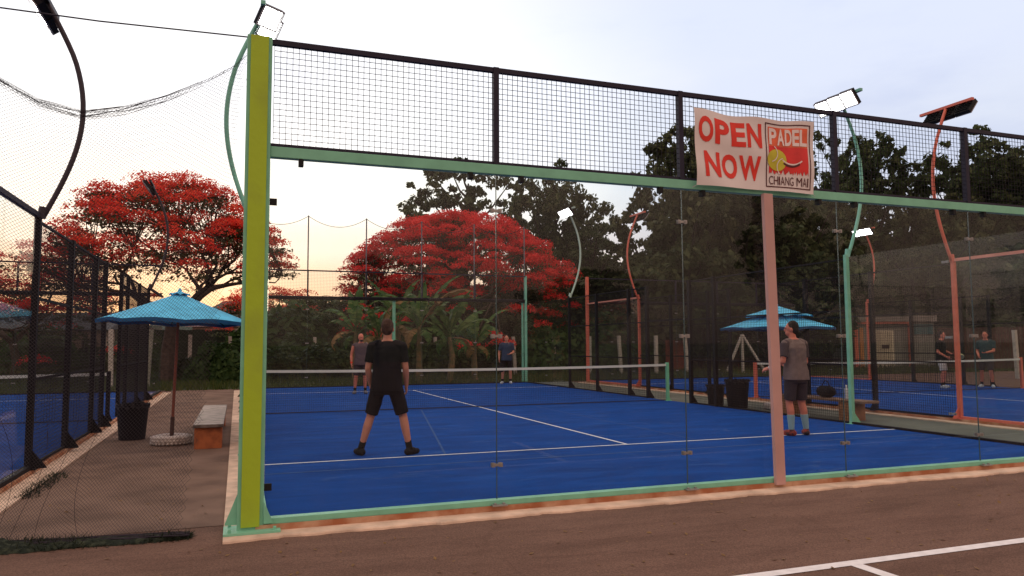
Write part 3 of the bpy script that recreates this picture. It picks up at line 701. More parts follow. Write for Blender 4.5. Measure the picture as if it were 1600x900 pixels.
# ------------------------------------------------------------------ umbrellas, tyre bases, benches, bins
CYAN = mat('cyan_fabric', (.10, .52, .80), .8, var=.22, scale=3.5, bump=.5, bscale=9); CYD = mat('blue_fabric', (.02, .13, .30), .8)
def umbrella(x, y, ztop, zrim, R, pole, label, tiers=1, rot=0, n=8, lean=0, zb=GZ, sx=1):
    t = thing('parasol', label, 'umbrella', (x, y, zb), rot)
    t.rotation_euler = (0, lean, rot)
    zt, zr = ztop-zb, zrim-zb
    def canopy(r0, z0, r1, z1, name, mt):
        m = MB(); K = 8
        for i in range(K+1):
            f = i/K
            for k in range(n*6):
                a = 2*math.pi*k/(n*6); kk = (k % 6)/6; edge = math.cos(math.pi/n)/math.cos((kk-.5)*2*math.pi/n)
                rr = (r0+(r1-r0)*f)*(edge if 1 else 1)
                sagz = .045*math.sin(math.pi*f)*0 - .035*f*math.sin(math.pi*kk)*0 + .05*(f*(1-f))*-1
                zz = z0+(z1-z0)*f + sagz + .03*f*math.sin(math.pi*kk)
                m.v.append((rr*math.cos(a), rr*math.sin(a), zz))
        nn = n*6
        for i in range(K):
            for k in range(nn): k2 = (k+1) % nn; m.f.append((i*nn+k, (i+1)*nn+k, (i+1)*nn+k2, i*nn+k2))
        o = m.build(name, mt, t, smooth=False); md = o.modifiers.new('t', 'SOLIDIFY'); md.thickness = .004; return o
    if tiers == 1:
        canopy(.02, zt-.02, R, zr, 'canopy', CYAN); canopy(.015, zt+.02, R*.14, zt-.055, 'vent_cap', CYAN)
    else:
        zm = zt-(zt-zr)*.52; canopy(.02, zt, R*.62, zm+.02, 'upper_canopy', CYAN); canopy(R*.30, zm+.06, R, zr, 'canopy', CYAN)
    m = MB()      # valance
    for k in range(n*2):
        a = 2*math.pi*k/(n*2); e = 1 if k % 2 == 0 else math.cos(math.pi/n); m.v += [(R*e*math.cos(a), R*e*math.sin(a), zr+(.0 if k % 2 == 0 else .03)), (R*.99*e*math.cos(a), R*.99*e*math.sin(a), zr-.05+(.0 if k % 2 == 0 else .03))]
    for k in range(n*2): k2 = (k+1) % (n*2); m.f.append((2*k, 2*k+1, 2*k2+1, 2*k2))
    m.build('valance', CYD, t)
    for k in range(n):
        a = 2*math.pi*k/n; m = MB(); m.tube([(0, 0, zt-.08), (R*.97*math.cos(a), R*.97*math.sin(a), zr-.01)], .007, 5); m.build('rib', BLACK, t)
    m = MB(); m.lathe([(.022, .0), (.022, zt-.02)], 10); m.build('pole', pole, t)
    m = MB(); m.lathe([(.03, .0), (.03, .42)], 10); m.build('sleeve', mat('rusty_dark', (.06, .03, .025), .7), t)
    m = MB(); m.lathe([(.03, zt), (.03, zt+.03), (.01, zt+.06)], 8); m.build('finial', CYAN, t)
    return t
WOODP = mat('red_brown_pole', (.22, .06, .035), .6)
umbrella(-1.15, 6.25, 2.27, 1.80, 1.14, WOODP, 'blue parasol with one canopy standing in a white tyre in the left alley', rot=rad(9), lean=rad(1.5))
umbrella(11.42, 7.6, 2.28, 1.76, 1.30, WOODP, 'two tier blue parasol in the right alley behind the pink post', tiers=2, rot=rad(20))
def tyre(x, y, label, z=GZ, R=.29):
    t = thing('tyre_base', label, 'tyre', (x, y, z)); n = 36; m = MB()
    prof = []
    for k in range(12):
        a = 2*math.pi*k/12; prof.append((R-.085+.085*math.cos(a)*(1 if math.cos(a) > 0 else .9), .075+.075*math.sin(a)))
    K = len(prof)
    for i in range(n):
        w = 2*math.pi*i/n
        for k, (r, z_) in enumerate(prof):
            rr = r*(1+(.018 if i % 2 and 0 < k < 3 or (i % 2 and k > 9) else 0)); m.v.append((rr*math.cos(w), rr*math.sin(w), z_))
    for i in range(n):
        for k in range(K): i2 = (i+1) % n; k2 = (k+1) % K; m.f.append((i*K+k, i2*K+k, i2*K+k2, i*K+k2))
    
    for i in range(30):
        w = 2*math.pi*i/30
        for zz, o_ in ((.035, 0), (.075, .5), (.115, 0)):
            ww = w+o_*2*math.pi/30; c_ = (math.cos(ww)*(R+.001), math.sin(ww)*(R+.001), zz); m.cbox(c_, (.010, .034, .026), Euler((0, 0, ww)))
    m.build('tyre', mat('white_tyre', (.55, .48, .43), .7, var=.2, scale=12, bump=.6, bscale=30), t, smooth=True)
    m = MB(); m.lathe([(.001, .0), (R-.13, .0), (R-.13, .085), (.04, .10), (.001, .10)], 20); m.build('concrete_fill', mat('cement', (.2, .17, .15), .9), t)
tyre(-1.15, 6.25, 'white painted tyre with parasol pole beside the bench in the left alley')
tyre(11.42, 7.6, 'white tyre base under the two tier parasol', R=.36)

def bench(x, y0, y1, w, h, label, seatmat, legmat, loc_legs, legw=.3):
    t = thing('bench', label, 'bench', (x, (y0+y1)/2, GZ)); hl = (y1-y0)/2
    m = MB(); m.box(-w/2, -hl, h-.045, w/2, hl, h); m.build('seat', seatmat, t, bevel=.006)
    for yy in loc_legs:
        b = MB(); b.box(-w/2+.02, yy-legw/2, 0, w/2-.02, yy+legw/2, h-.046); b.build('leg', legmat, t, bevel=.01)
    return t
STONE = mat('grey_stone', (.22, .18, .16), .5, scale=7, col2=(.09, .07, .06), c2amt=.52)
OBOX = mat('orange_wood', (.40, .12, .045), .7, scale=5, col2=(.16, .05, .025), c2amt=.55)
bench(-.60, 5.4, 9.3, .42, .36, 'grey stone bench on orange blocks in the left alley', STONE, OBOX, (-1.68, 1.5), .42)
BWOOD = mat('weathered_plank', (.20, .12, .08), .7, var=.3, scale=6, stretch=(8, 1, 8))
bench(11.05, 4.6, 7.0, .42, .40, 'low wooden plank bench on log legs in the right alley', BWOOD, mat('log_wood', (.30, .14, .07), .75, var=.3, scale=6), (-.72, .9), .30)
def bottle(x, y, z):
    t = thing('water_bottle', 'clear plastic water bottle standing on the right bench', 'bottle', (x, y, z))
    m = MB(); m.lathe([(.032, 0), (.035, .02), (.033, .10), (.036, .16), (.033, .2), (.014, .245), (.014, .26)], 14); m.build('body', mat('bottle_plastic', (.55, .58, .6), .15), t, smooth=True)
    m = MB(); m.lathe([(.017, .26), (.017, .285)], 12); m.build('cap', WHITE, t)
bottle(11.0, 5.15, GZ+.40)
def bag(x, y, z, label, s=1, rz=0, mt=None):
    t = thing('sports_bag', label, 'bag', (x, y, z), rz)
    m = MB(); K = 10; n = 18
    for i in range(K+1):
        f = i/K*2-1; r = (1-abs(f)**3.2)**.5 if abs(f) < 1 else .02
        for k in range(n):
            a = 2*math.pi*k/n; m.v.append((f*.26*s, r*.13*s*math.cos(a), .12*s+.12*s*r*math.sin(a)*(1 if math.sin(a) > 0 else .98)))
    for i in range(K):
        for k in range(n): k2 = (k+1) % n; m.f.append((i*n+k, i*n+k2, (i+1)*n+k2, (i+1)*n+k))
    m.build('body', mt or mat('bag_black', (.012, .012, .015), .8, spec=.08), t, smooth=True)
    m = MB(); m.tube([(-.14*s+.28*s*f, .0, .22*s+.12*s*math.sin(math.pi*f)) for f in np.linspace(0, 1, 12)], .010, 6); m.build('handle', BLACK, t)
bag(11.05, 5.75, GZ+.40, 'flat black bag lying on the right bench beside the bottle', 1.0, rad(80))
bag(11.05, 6.65, GZ+.40, 'black bag at the far end of the right bench', .9, rad(95))
def bin_(x, y, r, h, label, mt=None, rz=0):
    t = thing('rubbish_bin', label, 'bin', (x, y, GZ), rz)
    m = MB(); m.lathe([(r*.78, 0), (r*.80, .01), (r*.97, h*.93), (r*1.05, h*.94), (r*1.05, h), (r*.95, h), (r*.94, h*.9), (r*.76, .03), (.001, .03)], 24); m.build('body', mt or mat('black_plastic', (.008, .008, .012), .6, spec=.08, bump=.2), t)
    m = MB()
    for k in range(20):
        a = 2*math.pi*k/20; a2 = a+.2; z = h-.01-.05*abs(math.sin(k*1.7)); m.v += [(r*1.06*math.cos(a), r*1.06*math.sin(a), z), (r*1.06*math.cos(a2), r*1.06*math.sin(a2), z-.03), (r*1.03*math.cos(a2), r*1.03*math.sin(a2), h+.01+.02*math.sin(k*3)), (r*1.03*math.cos(a), r*1.03*math.sin(a), h+.015)]
        b_ = len(m.v)-4; m.f.append((b_, b_+1, b_+2, b_+3))
    m.build('bin_liner', mat('bag_film', (.015, .015, .02), .35), t)
bin_(-1.80, 7.15, .245, .57, 'black plastic bin with liner in the left alley by the black fence')
bin_(10.75, 8.25, .28, .66, 'black bin at the right fence between net post and parasol')
bin_(10.75, 9.1, .22, .5, 'smaller dark bin behind the right fence, next to the net post')
# ------------------------------------------------------------------ people
def evalmesh(o):
    dg = bpy.context.evaluated_depsgraph_get(); dg.update()
    me = bpy.data.meshes.new_from_object(o.evaluated_get(dg)); bpy.data.objects.remove(o, do_unlink=True); return me
class Solid(MB):
    def cap(s, p0, r0, p1, r1, n=14, flat=False, sy=1.0):
        """tapered limb from p0 to p1 with round ends"""
        p0 = Vector(p0); p1 = Vector(p1); d = (p1-p0); ln = d.length
        if ln < 1e-6: ln = 1e-6; d = Vector((0, 0, 1e-6))
        t = d/ln; pts = []; rs = []
        if flat: pts = [p0, p0+t*.001, p1-t*.001, p1]; rs = [r0, r0, r1, r1]
        else:
            for a in (80, 60, 40, 20): pts.append(p0-t*r0*math.sin(rad(a))); rs.append(r0*math.cos(rad(a)))
            pts += [p0, p1]; rs += [r0, r1]
            for a in (20, 40, 60, 80): pts.append(p1+t*r1*math.sin(rad(a))); rs.append(r1*math.cos(rad(a)))
        s.tube(pts, rs, n); return s
    def ell(s, c, r, R=None, n=18):
        c = Vector(c); b = len(s.v); K = 10
        for i in range(1, K):
            th = math.pi*i/K
            for k in range(n):
                a = 2*math.pi*k/n; v = Vector((r[0]*math.sin(th)*math.cos(a), r[1]*math.sin(th)*math.sin(a), r[2]*math.cos(th)))
                if R: v = R@v
                s.v.append(tuple(c+v))
        T = Vector((0, 0, r[2])); 
        if R: T = R@T
        s.v.append(tuple(c+T)); s.v.append(tuple(c-T)); ti = len(s.v)-2; bi = ti+1
        for i in range(K-2):
            for k in range(n): k2 = (k+1) % n; s.f.append((b+i*n+k, b+(i+1)*n+k, b+(i+1)*n+k2, b+i*n+k2))
        for k in range(n): k2 = (k+1) % n; s.f.append((ti, b+k, b+k2)); s.f.append((bi, b+(K-2)*n+k2, b+(K-2)*n+k))
        return s
    def loft(s, rings, n=22):
        """rings: (centre, rx, ry) stacked upward, closed"""
        b = len(s.v)
        for c, rx, ry in rings:
            for k in range(n):
                a = 2*math.pi*k/n; ca, sa = math.cos(a), math.sin(a); e = .82
                s.v.append((c[0]+rx*math.copysign(abs(ca)**e, ca), c[1]+ry*math.copysign(abs(sa)**e, sa), c[2]))
        for i in range(len(rings)-1):
            for k in range(n): k2 = (k+1) % n; s.f.append((b+i*n+k, b+i*n+k2, b+(i+1)*n+k2, b+(i+1)*n+k))
        s.f.append(tuple(b+k for k in reversed(range(n)))); e_ = b+(len(rings)-1)*n; s.f.append(tuple(e_+k for k in range(n)))
        return s
    def fuse(s, name, m, parent, vox=.009, smooth=4):
        o = s.build('tmp', m); md = o.modifiers.new('r', 'REMESH'); md.mode = 'VOXEL'; md.voxel_size = vox; md.use_smooth_shade = True
        sm = o.modifiers.new('s', 'SMOOTH'); sm.iterations = smooth; sm.factor = .5
        me = evalmesh(o); me.name = name
        if name in ('shirt', 'shorts'):
            n = len(me.vertices); co = np.empty(n*3); me.vertices.foreach_get('co', co); co = co.reshape(-1, 3); no = np.array([v.normal[:] for v in me.vertices])
            ph = RNG.random(6)*6.28; x, y, z = co.T
            w = np.sin(z*34+x*22*np.sin(ph[0])+2*np.sin(x*14+ph[1])+ph[2])*.5+np.sin(x*46+z*19+y*30+ph[3])*.35+np.sin(z*70-x*40+ph[4])*.2
            amp = .0055*(.5+.5*np.sin(z*9+x*6+ph[5])); co += no*(w*amp)[:, None]; me.vertices.foreach_set('co', co.reshape(-1)); me.update()
        return link(name, me, parent)
def person(label, loc, rz, J, shirt, shorts, sock, shoe, hair, skin, sleeveless=False, bald=False, beard=False, sleeves=None, vox=.009, scale=1.0, cap=None, sockh=.16, racket=None, belly=1.0, headturn=0, wrist=None):
    t = thing('person', label, 'person', loc, rz); t.scale = (scale,)*3
    V_ = lambda k: Vector(J[k])
    hipz = J['pelvis'][2]; px, py = J['pelvis'][0], J['pelvis'][1]
    ch = V_('chest'); nk = V_('neck'); hd = V_('head')
    lean = lambda z: (px+(ch.x-px)*(z-hipz)/(ch.z-hipz), py+(ch.y-py)*(z-hipz)/(ch.z-hipz), z)
    b = Solid()
    TR = [(hipz-.10, .145, .105), (hipz-.02, .165, .118), (hipz+.08, .155*belly, .112*belly), (hipz+.20, .150*belly, .110*belly), (hipz+.32, .172, .122), (ch.z+.03, .186, .122), (ch.z+.10, .170, .105), (nk.z-.015, .10, .075), (nk.z+.02, .062, .06)]
    b.loft([(lean(z), rx, ry) for z, rx, ry in TR])
    b.cap(nk-Vector((0, 0, .05)), .062, hd-Vector((0, -.0, .06)), .055)
    R = Euler((0, 0, headturn)).to_matrix()
    hp = lambda v: hd+R@Vector(v)
    b.ell(hp((0, -.008, .02)), (.076, .094, .105), R); b.ell(hp((0, .028, -.055)), (.056, .062, .062), R)
    b.ell(hp((0, .094, -.012)), (.012, .020, .026), R, 10); b.ell(hp((0, .083, .028)), (.045, .016, .012), R, 10); b.ell(hp((0, .082, -.062)), (.026, .012, .011), R, 10)
    for s in (-1, 1): b.ell(hp((s*.077, -.004, -.008)), (.010, .020, .032), R, 10)
    for sd in ('l', 'r'):
        sh, el, wr = V_('sh_'+sd), V_('el_'+sd), V_('wr_'+sd); hi, kn, an = V_('hip_'+sd), V_('kn_'+sd), V_('an_'+sd); toe = V_('toe_'+sd)
        b.cap(sh+(nk-sh)*.35, .060, sh, .058); b.cap(sh, .056, el, .041); mid = el+(wr-el)*.3
        b.cap(el, .041, mid, .043); b.cap(mid, .043, wr, .027)
        # hand
        d = (wr-el).normalized(); hdn = V_('hd_'+sd) if 'hd_'+sd in J else wr+d*.08
        hv = (hdn-wr).normalized(); inward = Vector((1 if sd == 'l' else -1, 0, 0)); fwd = Vector((0, 1, 0)); w_ = (fwd-hv*fwd.dot(hv)); w_ = w_.normalized() if w_.length > .2 else inward
        pc = wr+hv*.05; nrm = hv.cross(w_)
        if nrm.dot(inward) < 0: nrm = -nrm
        for q in (-.026, -.009, .009, .026): b.cap(wr+w_*q*.6, .017, wr+hv*.085+w_*q, .014, 8)
        for q, L_ in ((-.030, .055), (-.010, .072), (.010, .078), (.030, .068)):
            k1 = wr+hv*.088+w_*q; k2 = k1+(hv*.9+nrm*.35).normalized()*L_*.5; k3 = k2+(hv*.5+nrm*.9).normalized()*L_*.5; b.cap(k1, .0095, k2, .009, 8); b.cap(k2, .009, k3, .0075, 8)
        k1 = wr+hv*.03+w_*.03; k2 = k1+(hv*.6+w_*.6+nrm*.3).normalized()*.04; k3 = k2+(hv*.9+nrm*.5).normalized()*.03; b.cap(k1, .013, k2, .011, 8); b.cap(k2, .011, k3, .009, 8)
        # leg
        b.cap(hi, .088, kn, .056); cf = kn+(an-kn)*.3+Vector((0, -.015, 0)); b.cap(kn, .055, cf, .057); b.cap(cf, .057, an, .034)
        b.cap(an-Vector((0, .0, .02)), .028, (an+toe)/2, .018)
    b.fuse('body', skin, t, vox, 3)
    # shirt
    s_ = Solid(); off = .016
    sh_TR = [(hipz-.075, .208, .158), (hipz+.02, .204, .154), (hipz+.10, .190*belly, .146*belly), (hipz+.22, .178*belly, .134*belly), (hipz+.33, .187, .136), (ch.z+.03, .199, .136), (ch.z+.095, .182, .118), (nk.z-.03, .118, .088), (nk.z+.002, .078, .072)]
    s_.loft([(lean(z), rx, ry) for z, rx, ry in sh_TR])
    for sd in ('l', 'r'):
        sh, el = V_('sh_'+sd), V_('el_'+sd)
        s_.cap(sh+(nk-sh)*.4, .066, sh, .068 if not sleeveless else .058)
        if not sleeveless: s_.cap(sh, .070, sh+(el-sh)*.12, .070); s_.cap(sh, .068, sh+(el-sh)*.72, .064, flat=True)
    s_.fuse('shirt', shirt, t, vox, 2)
    if sleeves:
        for sd in ('l', 'r'):
            sh, el = V_('sh_'+sd), V_('el_'+sd); q = Solid(); q.cap(sh+(nk-sh)*.05, .070, sh+(el-sh)*.12, .076); q.cap(sh, .074, sh+(el-sh)*.74, .071, flat=True); q.fuse('sleeve', sleeves, t, vox, 2)
    # shorts
    p = Solid(); p.loft([(lean(z), rx, ry) for z, rx, ry in [(hipz-.12, .172, .128), (hipz-.02, .174, .130), (hipz+.06, .165, .122)]])
    for sd in ('l', 'r'):
        hi, kn = V_('hip_'+sd), V_('kn_'+sd); p.cap(hi+Vector((0, 0, .02)), .104, kn+(hi-kn)*.10, .088, flat=True, n=18); p.ell(hi+Vector((0, 0, -.02)), (.10, .108, .10))
    p.fuse('shorts', shorts, t, vox, 2)
    for sd in ('l', 'r'):
        kn, an, toe = V_('kn_'+sd), V_('an_'+sd), V_('toe_'+sd)
        q = Solid(); ax = (kn-an).normalized(); cf = kn+(an-kn)*.3+Vector((0, -.015, 0))
        if sockh > .25: q.cap(an, .043, cf+(an-cf)*.2, .061, flat=True); 
        else: q.cap(an-ax*.03, .043, an+ax*sockh*.6, .044, flat=True)
        q.fuse('sock', sock, t, vox, 1)
        q = Solid(); d = (toe-an); d.z = 0; d.normalize(); a0 = Vector((an.x, an.y, 0)); z0 = toe.z-.03
        q.cap(a0-d*.035+Vector((0, 0, z0+.045)), .046, a0+d*.07+Vector((0, 0, z0+.045)), .049); q.cap(a0+d*.05+Vector((0, 0, z0+.040)), .047, a0+d*.15+Vector((0, 0, z0+.036)), .036); q.cap(a0+Vector((0, 0, z0+.05)), .042, an+Vector((0, 0, .0)), .044)
        q.fuse('shoe', shoe, t, vox, 2)
        q = Solid(); q.loft([(tuple(a0+d*.055+Vector((0, 0, z0+.0))), .047, .047), (tuple(a0+d*.055+Vector((0, 0, z0+.018))), .047, .047)])
    if not bald:
        h = Solid(); h.ell(hp((0, -.024, .042)), (.083, .092, .098), R); h.ell(hp((0, -.045, .0)), (.076, .068, .085), R)
        h.fuse('hair', hair, t, vox, 1)
    if beard:
        h = Solid(); h.ell(hp((0, .045, -.078)), (.055, .052, .045), R); h.fuse('beard', hair, t, vox, 1)
    h = MB(); 
    for s in (-1, 1):
        e = Solid(); e.ell(hp((s*.030, .083, .012)), (.011, .007, .007), R, 8); k = len(h.v); h.v += e.v; h.f += [tuple(i+k for i in f) for f in e.f]
    h.build('eyes', mat('eye_dark', (.02, .015, .012), .3), t)
    if wrist:
        for sd, mt in wrist:
            el, wr = V_('el_'+sd), V_('wr_'+sd); q = Solid(); q.cap(wr+(el-wr)*.05, .034, wr+(el-wr)*.22, .036, flat=True); q.build('wristband', mt, t)
    return t
def racket(label, loc, direction, col, normal=(0, 1, 0)):
    """padel bat: thick perforated head on a short grip"""
    t = thing('padel_bat', label, 'racket', loc)
    d = Vector(direction).normalized(); n = Vector(normal); n = (n-d*n.dot(d)).normalized(); x = n.cross(d)
    t.rotation_mode = 'QUATERNION'; t.rotation_quaternion = Matrix((x, n, d)).transposed().to_quaternion()
    m = MB(); cs_ = [(.13*math.sin(a), .30-.135*math.cos(a)) for a in np.linspace(0, 2*math.pi, 28, endpoint=False)]; m.prism(cs_, -.018, .018); m.build('head', col, t, bevel=.005)
    m = MB()
    for i in range(-3, 4):
        for j in range(-3, 4):
            if i*i+j*j < 11: m.lathe([(.006, 0), (.006, .001)], 6, (0, 0, 0)); 
    m = MB()
    for i in range(-3, 4):
        for j in range(-3, 4):
            if i*i+j*j < 11: m.box(i*.027-.005, -.0195, .30+j*.027-.005, i*.027+.005, .0195, .30+j*.027+.005)
    m.build('holes', DOT, t)
    m = MB(); m.tube([(0, 0, -.02), (0, 0, .12)], .016, 10); m.tube([(0, 0, .12), (-.06, 0, .19)], .012, 8); m.tube([(0, 0, .12), (.06, 0, .19)], .012, 8); m.build('grip', BLACK, t)
    return t
SK1 = mat('skin_warm', (.48, .20, .13), .55, var=.08, scale=8); SK2 = mat('skin_flush', (.52, .17, .11), .55, var=.08, scale=8)
BLK = mat('black_cotton', (.008, .008, .011), .9, spec=.08); GRY = mat('heather_grey', (.17, .125, .115), .9, spec=.08, var=.12, scale=14); CHAR = mat('charcoal_cotton', (.045, .035, .04), .9, spec=.08); NAVY = mat('navy_cotton', (.035, .05, .09), .9, spec=.08)
HB = mat('brown_hair', (.055, .028, .02), .9, var=.3, scale=40); HD = mat('dark_hair', (.025, .018, .016), .9, var=.3, scale=40)
SHB = mat('shoe_black', (.012, .012, .014), .7, spec=.08); SHW = mat('shoe_white', (.5, .55, .6), .6); SHR = mat('shoe_red', (.40, .045, .025), .6, scale=12, col2=(.02, .015, .02), c2amt=.5)
SOB = mat('sock_black', (.012, .012, .012), .9, spec=.08); SOC = mat('sock_pale_blue', (.22, .34, .36), .9, var=.06)
# man in black, seen from behind, legs apart
J = dict(pelvis=(0, 0, .90), chest=(0, .03, 1.30), neck=(0, .03, 1.475), head=(.0, .055, 1.635),
    sh_l=(-.195, .02, 1.40), el_l=(-.245, .0, 1.12), wr_l=(-.225, .10, .90), sh_r=(.195, .02, 1.40), el_r=(.245, .0, 1.12), wr_r=(.245, .10, .89),
    hip_l=(-.095, 0, .90), kn_l=(-.215, .06, .49), an_l=(-.325, .0, .09), toe_l=(-.40, .11, .03), hip_r=(.095, 0, .90), kn_r=(.21, .06, .49), an_r=(.30, .0, .09), toe_r=(.38, .11, .03))
person('man in black T-shirt and black shorts standing with legs apart, back to camera', (1.62, 3.33, 0), rad(-18), J, BLK, BLK, SOB, SHB, HB, SK1, vox=.007, belly=1.04, sockh=.16)
# man at right in grey, three quarter view towards the left/net
J = dict(pelvis=(0, 0, .93), chest=(0, .02, 1.32), neck=(0, .03, 1.48), head=(.0, .07, 1.64),
    sh_l=(-.185, .02, 1.41), el_l=(-.26, .0, 1.14), wr_l=(-.34, .22, 1.03), hd_l=(-.36, .30, 1.01), sh_r=(.185, .02, 1.41), el_r=(.23, .03, 1.13), wr_r=(.14, .24, 1.08),
    hip_l=(-.09, 0, .93), kn_l=(-.11, .05, .50), an_l=(-.13, .0, .09), toe_l=(-.17, .13, .03), hip_r=(.09, 0, .93), kn_r=(.12, .03, .50), an_r=(.15, -.02, .09), toe_r=(.22, .10, .03))
person('man in grey T-shirt, dark shorts and pale blue knee socks right of the pink post', (7.95, 3.0, 0), rad(4), J, GRY, CHAR, SOC, SHR, HD, SK2, sleeves=mat('dark_sleeve', (.075, .055, .06), .9, spec=.08), vox=.008, sockh=.4, wrist=[('l', SHW)], headturn=rad(42))
# bald man beyond the net
J = dict(pelvis=(0, 0, .92), chest=(0, .01, 1.32), neck=(0, .02, 1.49), head=(.0, .05, 1.645),
    sh_l=(-.205, 0, 1.41), el_l=(-.26, .0, 1.13), wr_l=(-.25, .12, .90), sh_r=(.205, 0, 1.41), el_r=(.27, .0, 1.13), wr_r=(.27, .08, .88),
    hip_l=(-.09, 0, .92), kn_l=(-.13, .05, .50), an_l=(-.14, .0, .09), toe_l=(-.17, .13, .03), hip_r=(.09, 0, .92), kn_r=(.14, .03, .50), an_r=(.16, .0, .09), toe_r=(.2, .12, .03))
person('bald bearded man in grey sleeveless top beyond the net', (3.2, 15.9, 0), rad(175), J, mat('slate_vest', (.09, .065, .075), .9), CHAR, SOB, mat('shoe_grey', (.14, .15, .18), .7), HD, SK2, sleeveless=True, bald=True, beard=True, vox=.011, wrist=[('r', mat('red_band', (.6, .04, .02), .8))], headturn=rad(20))
# far man
J2 = dict(J); J2.update(wr_l=(-.12, .20, 1.08), el_l=(-.25, .02, 1.14), wr_r=(.27, .10, .90))
person('man in navy T-shirt and black shorts standing at the far end wall', (9.0, 19.35, 0), rad(160), J2, NAVY, BLK, SOB, SHW, HD, SK1, vox=.012)
racket('dark padel bat held low by the man at the far end wall', (9.0-.26, 19.24, .84), (-.1, -.35, -1), BLK, (0, 1, 0))
J4 = dict(J2); J4.update(wr_l=(-.05, .28, 1.10), el_l=(-.22, .08, 1.15), wr_r=(.16, .25, .98), el_r=(.24, -.03, 1.13), kn_l=(-.12, .10, .50), an_l=(-.16, .10, .09), toe_l=(-.2, .23, .03))
J3 = dict(J2); J3.update(wr_l=(-.02, .26, 1.08), wr_r=(.17, .20, .97), el_r=(.25, -.02, 1.12), el_l=(-.24, .06, 1.14), kn_r=(.16, .09, .5), an_r=(.22, .06, .09), toe_r=(.28, .18, .03))
person('man in black T-shirt and white shorts on the right court', (20.55, 11.1, 0), rad(205), J3, BLK, mat('white_shorts', (.5, .47, .45), .9), SOB, SHW, HD, SK2, vox=.012)
person('man in dark green T-shirt at the right edge of the right court', (22.0, 10.7, 0), rad(118), J4, mat('dark_green_shirt', (.02, .05, .055), .9), CHAR, SOB, SHW, HB, SK2, vox=.012)
racket('pale padel bat held by the man in white shorts on the right court', (20.62, 10.84, 1.05), (.9, -.3, -.25), mat('pale_yellow_bat', (.5, .48, .25), .5), (.3, .6, .8))

# ------------------------------------------------------------------ vegetation
def cards(name, pos, nrm, size, m, asp=1.6, parent=None, jit=.35, fold=False):
    """many leaf sized quads"""
    n = len(pos); pos = np.asarray(pos, float); nrm = np.asarray(nrm, float)
    nrm = nrm/np.maximum(1e-6, np.linalg.norm(nrm, axis=1))[:, None]
    a = RNG.normal(size=(n, 3)); a -= nrm*(a*nrm).sum(1)[:, None]; a /= np.maximum(1e-6, np.linalg.norm(a, axis=1))[:, None]; b = np.cross(nrm, a)
    s = (np.asarray(size)*(1+jit*(RNG.random(n)*2-1)))[:, None]
    A = a*s*asp*.5; B = b*s*.5
    V = np.empty((n, 4, 3)); V[:, 0] = pos-A; V[:, 1] = pos-B*.95+A*.1; V[:, 2] = pos+A; V[:, 3] = pos+B*.95+A*.1
    me = bpy.data.meshes.new(name); me.vertices.add(n*4); me.vertices.foreach_set('co', V.reshape(-1)); me.loops.add(n*4); me.loops.foreach_set('vertex_index', np.arange(n*4, dtype=np.int32))
    me.polygons.add(n); me.polygons.foreach_set('loop_start', np.arange(0, n*4, 4, dtype=np.int32)); me.polygons.foreach_set('loop_total', np.full(n, 4, dtype=np.int32)); me.materials.append(m); me.update(calc_edges=True)
    return link(name, me, parent)
FLR = leaf_mat('flame_flower', [(.42, .018, .018), (.74, .04, .032), (.86, .10, .055), (.92, .20, .08)], .5)
FLD = leaf_mat('flame_flower_deep', [(.36, .014, .018), (.74, .034, .036), (.88, .09, .07)], .45)
FLG = leaf_mat('flame_leaf', [(.035, .05, .02), (.07, .085, .035), (.13, .11, .05)], .4)
DKL = leaf_mat('dark_leaf', [(.016, .030, .011), (.055, .080, .032), (.13, .15, .065)], .4)
DKL2 = leaf_mat('olive_leaf', [(.022, .034, .013), (.070, .086, .036), (.15, .155, .07)], .4)
GRL = leaf_mat('shrub_leaf', [(.018, .042, .012), (.038, .075, .022), (.07, .11, .03)], .35)
BAN = leaf_mat('banana_leaf', [(.030, .085, .020), (.065, .145, .038), (.20, .26, .08)], .45, .4)
DRY = leaf_mat('dry_leaf', [(.16, .09, .04), (.30, .18, .07)], .3)

def skeleton(rng, R, H, nlimb, fork_z, levels, spread=1.0, top=.8):
    """branch paths from one trunk; returns paths [(pts, r0, r1)], tips"""
    paths = []; tips = []
    trunk = [Vector((0, 0, 0)), Vector((rng.normal()*.08, rng.normal()*.08, fork_z*.5)), Vector((rng.normal()*.12, rng.normal()*.12, fork_z))]
    r = .035*H; paths.append((trunk, r*1.15, r*.8))
    def grow(p, d, ln, r, lev):
        pts = [p.copy()]; q = p.copy(); dd = d.copy()
        for i in range(4):
            dd = (dd+Vector((rng.normal(), rng.normal(), rng.normal()*.6))*.14+Vector((0, 0, -.03 if lev else .04))).normalized(); q = q+dd*ln/4; pts.append(q.copy())
        paths.append((pts, r, r*.55))
        if lev == levels: tips.append(q); return
        k = 2 if rng.random() < .35 else 3
        for j in range(k):
            a = rng.random()*6.28; sp = .55*spread
            nd = (dd+Vector((math.cos(a), math.sin(a), .18*math.sin(a*2)+.05))*sp); nd.z = nd.z*.72+.04; nd.normalize(); grow(q, nd, ln*(.62+.2*rng.random()), r*.55, lev+1)
    for i in range(nlimb):
        a = 6.283*i/nlimb+rng.normal()*.25; el = .5+.35*rng.random(); d = Vector((math.cos(a)*math.cos(el)*spread, math.sin(a)*math.cos(el)*spread, math.sin(el))).normalized()
        grow(trunk[-1], d, R*.52, r*.55, 1)
    return paths, tips
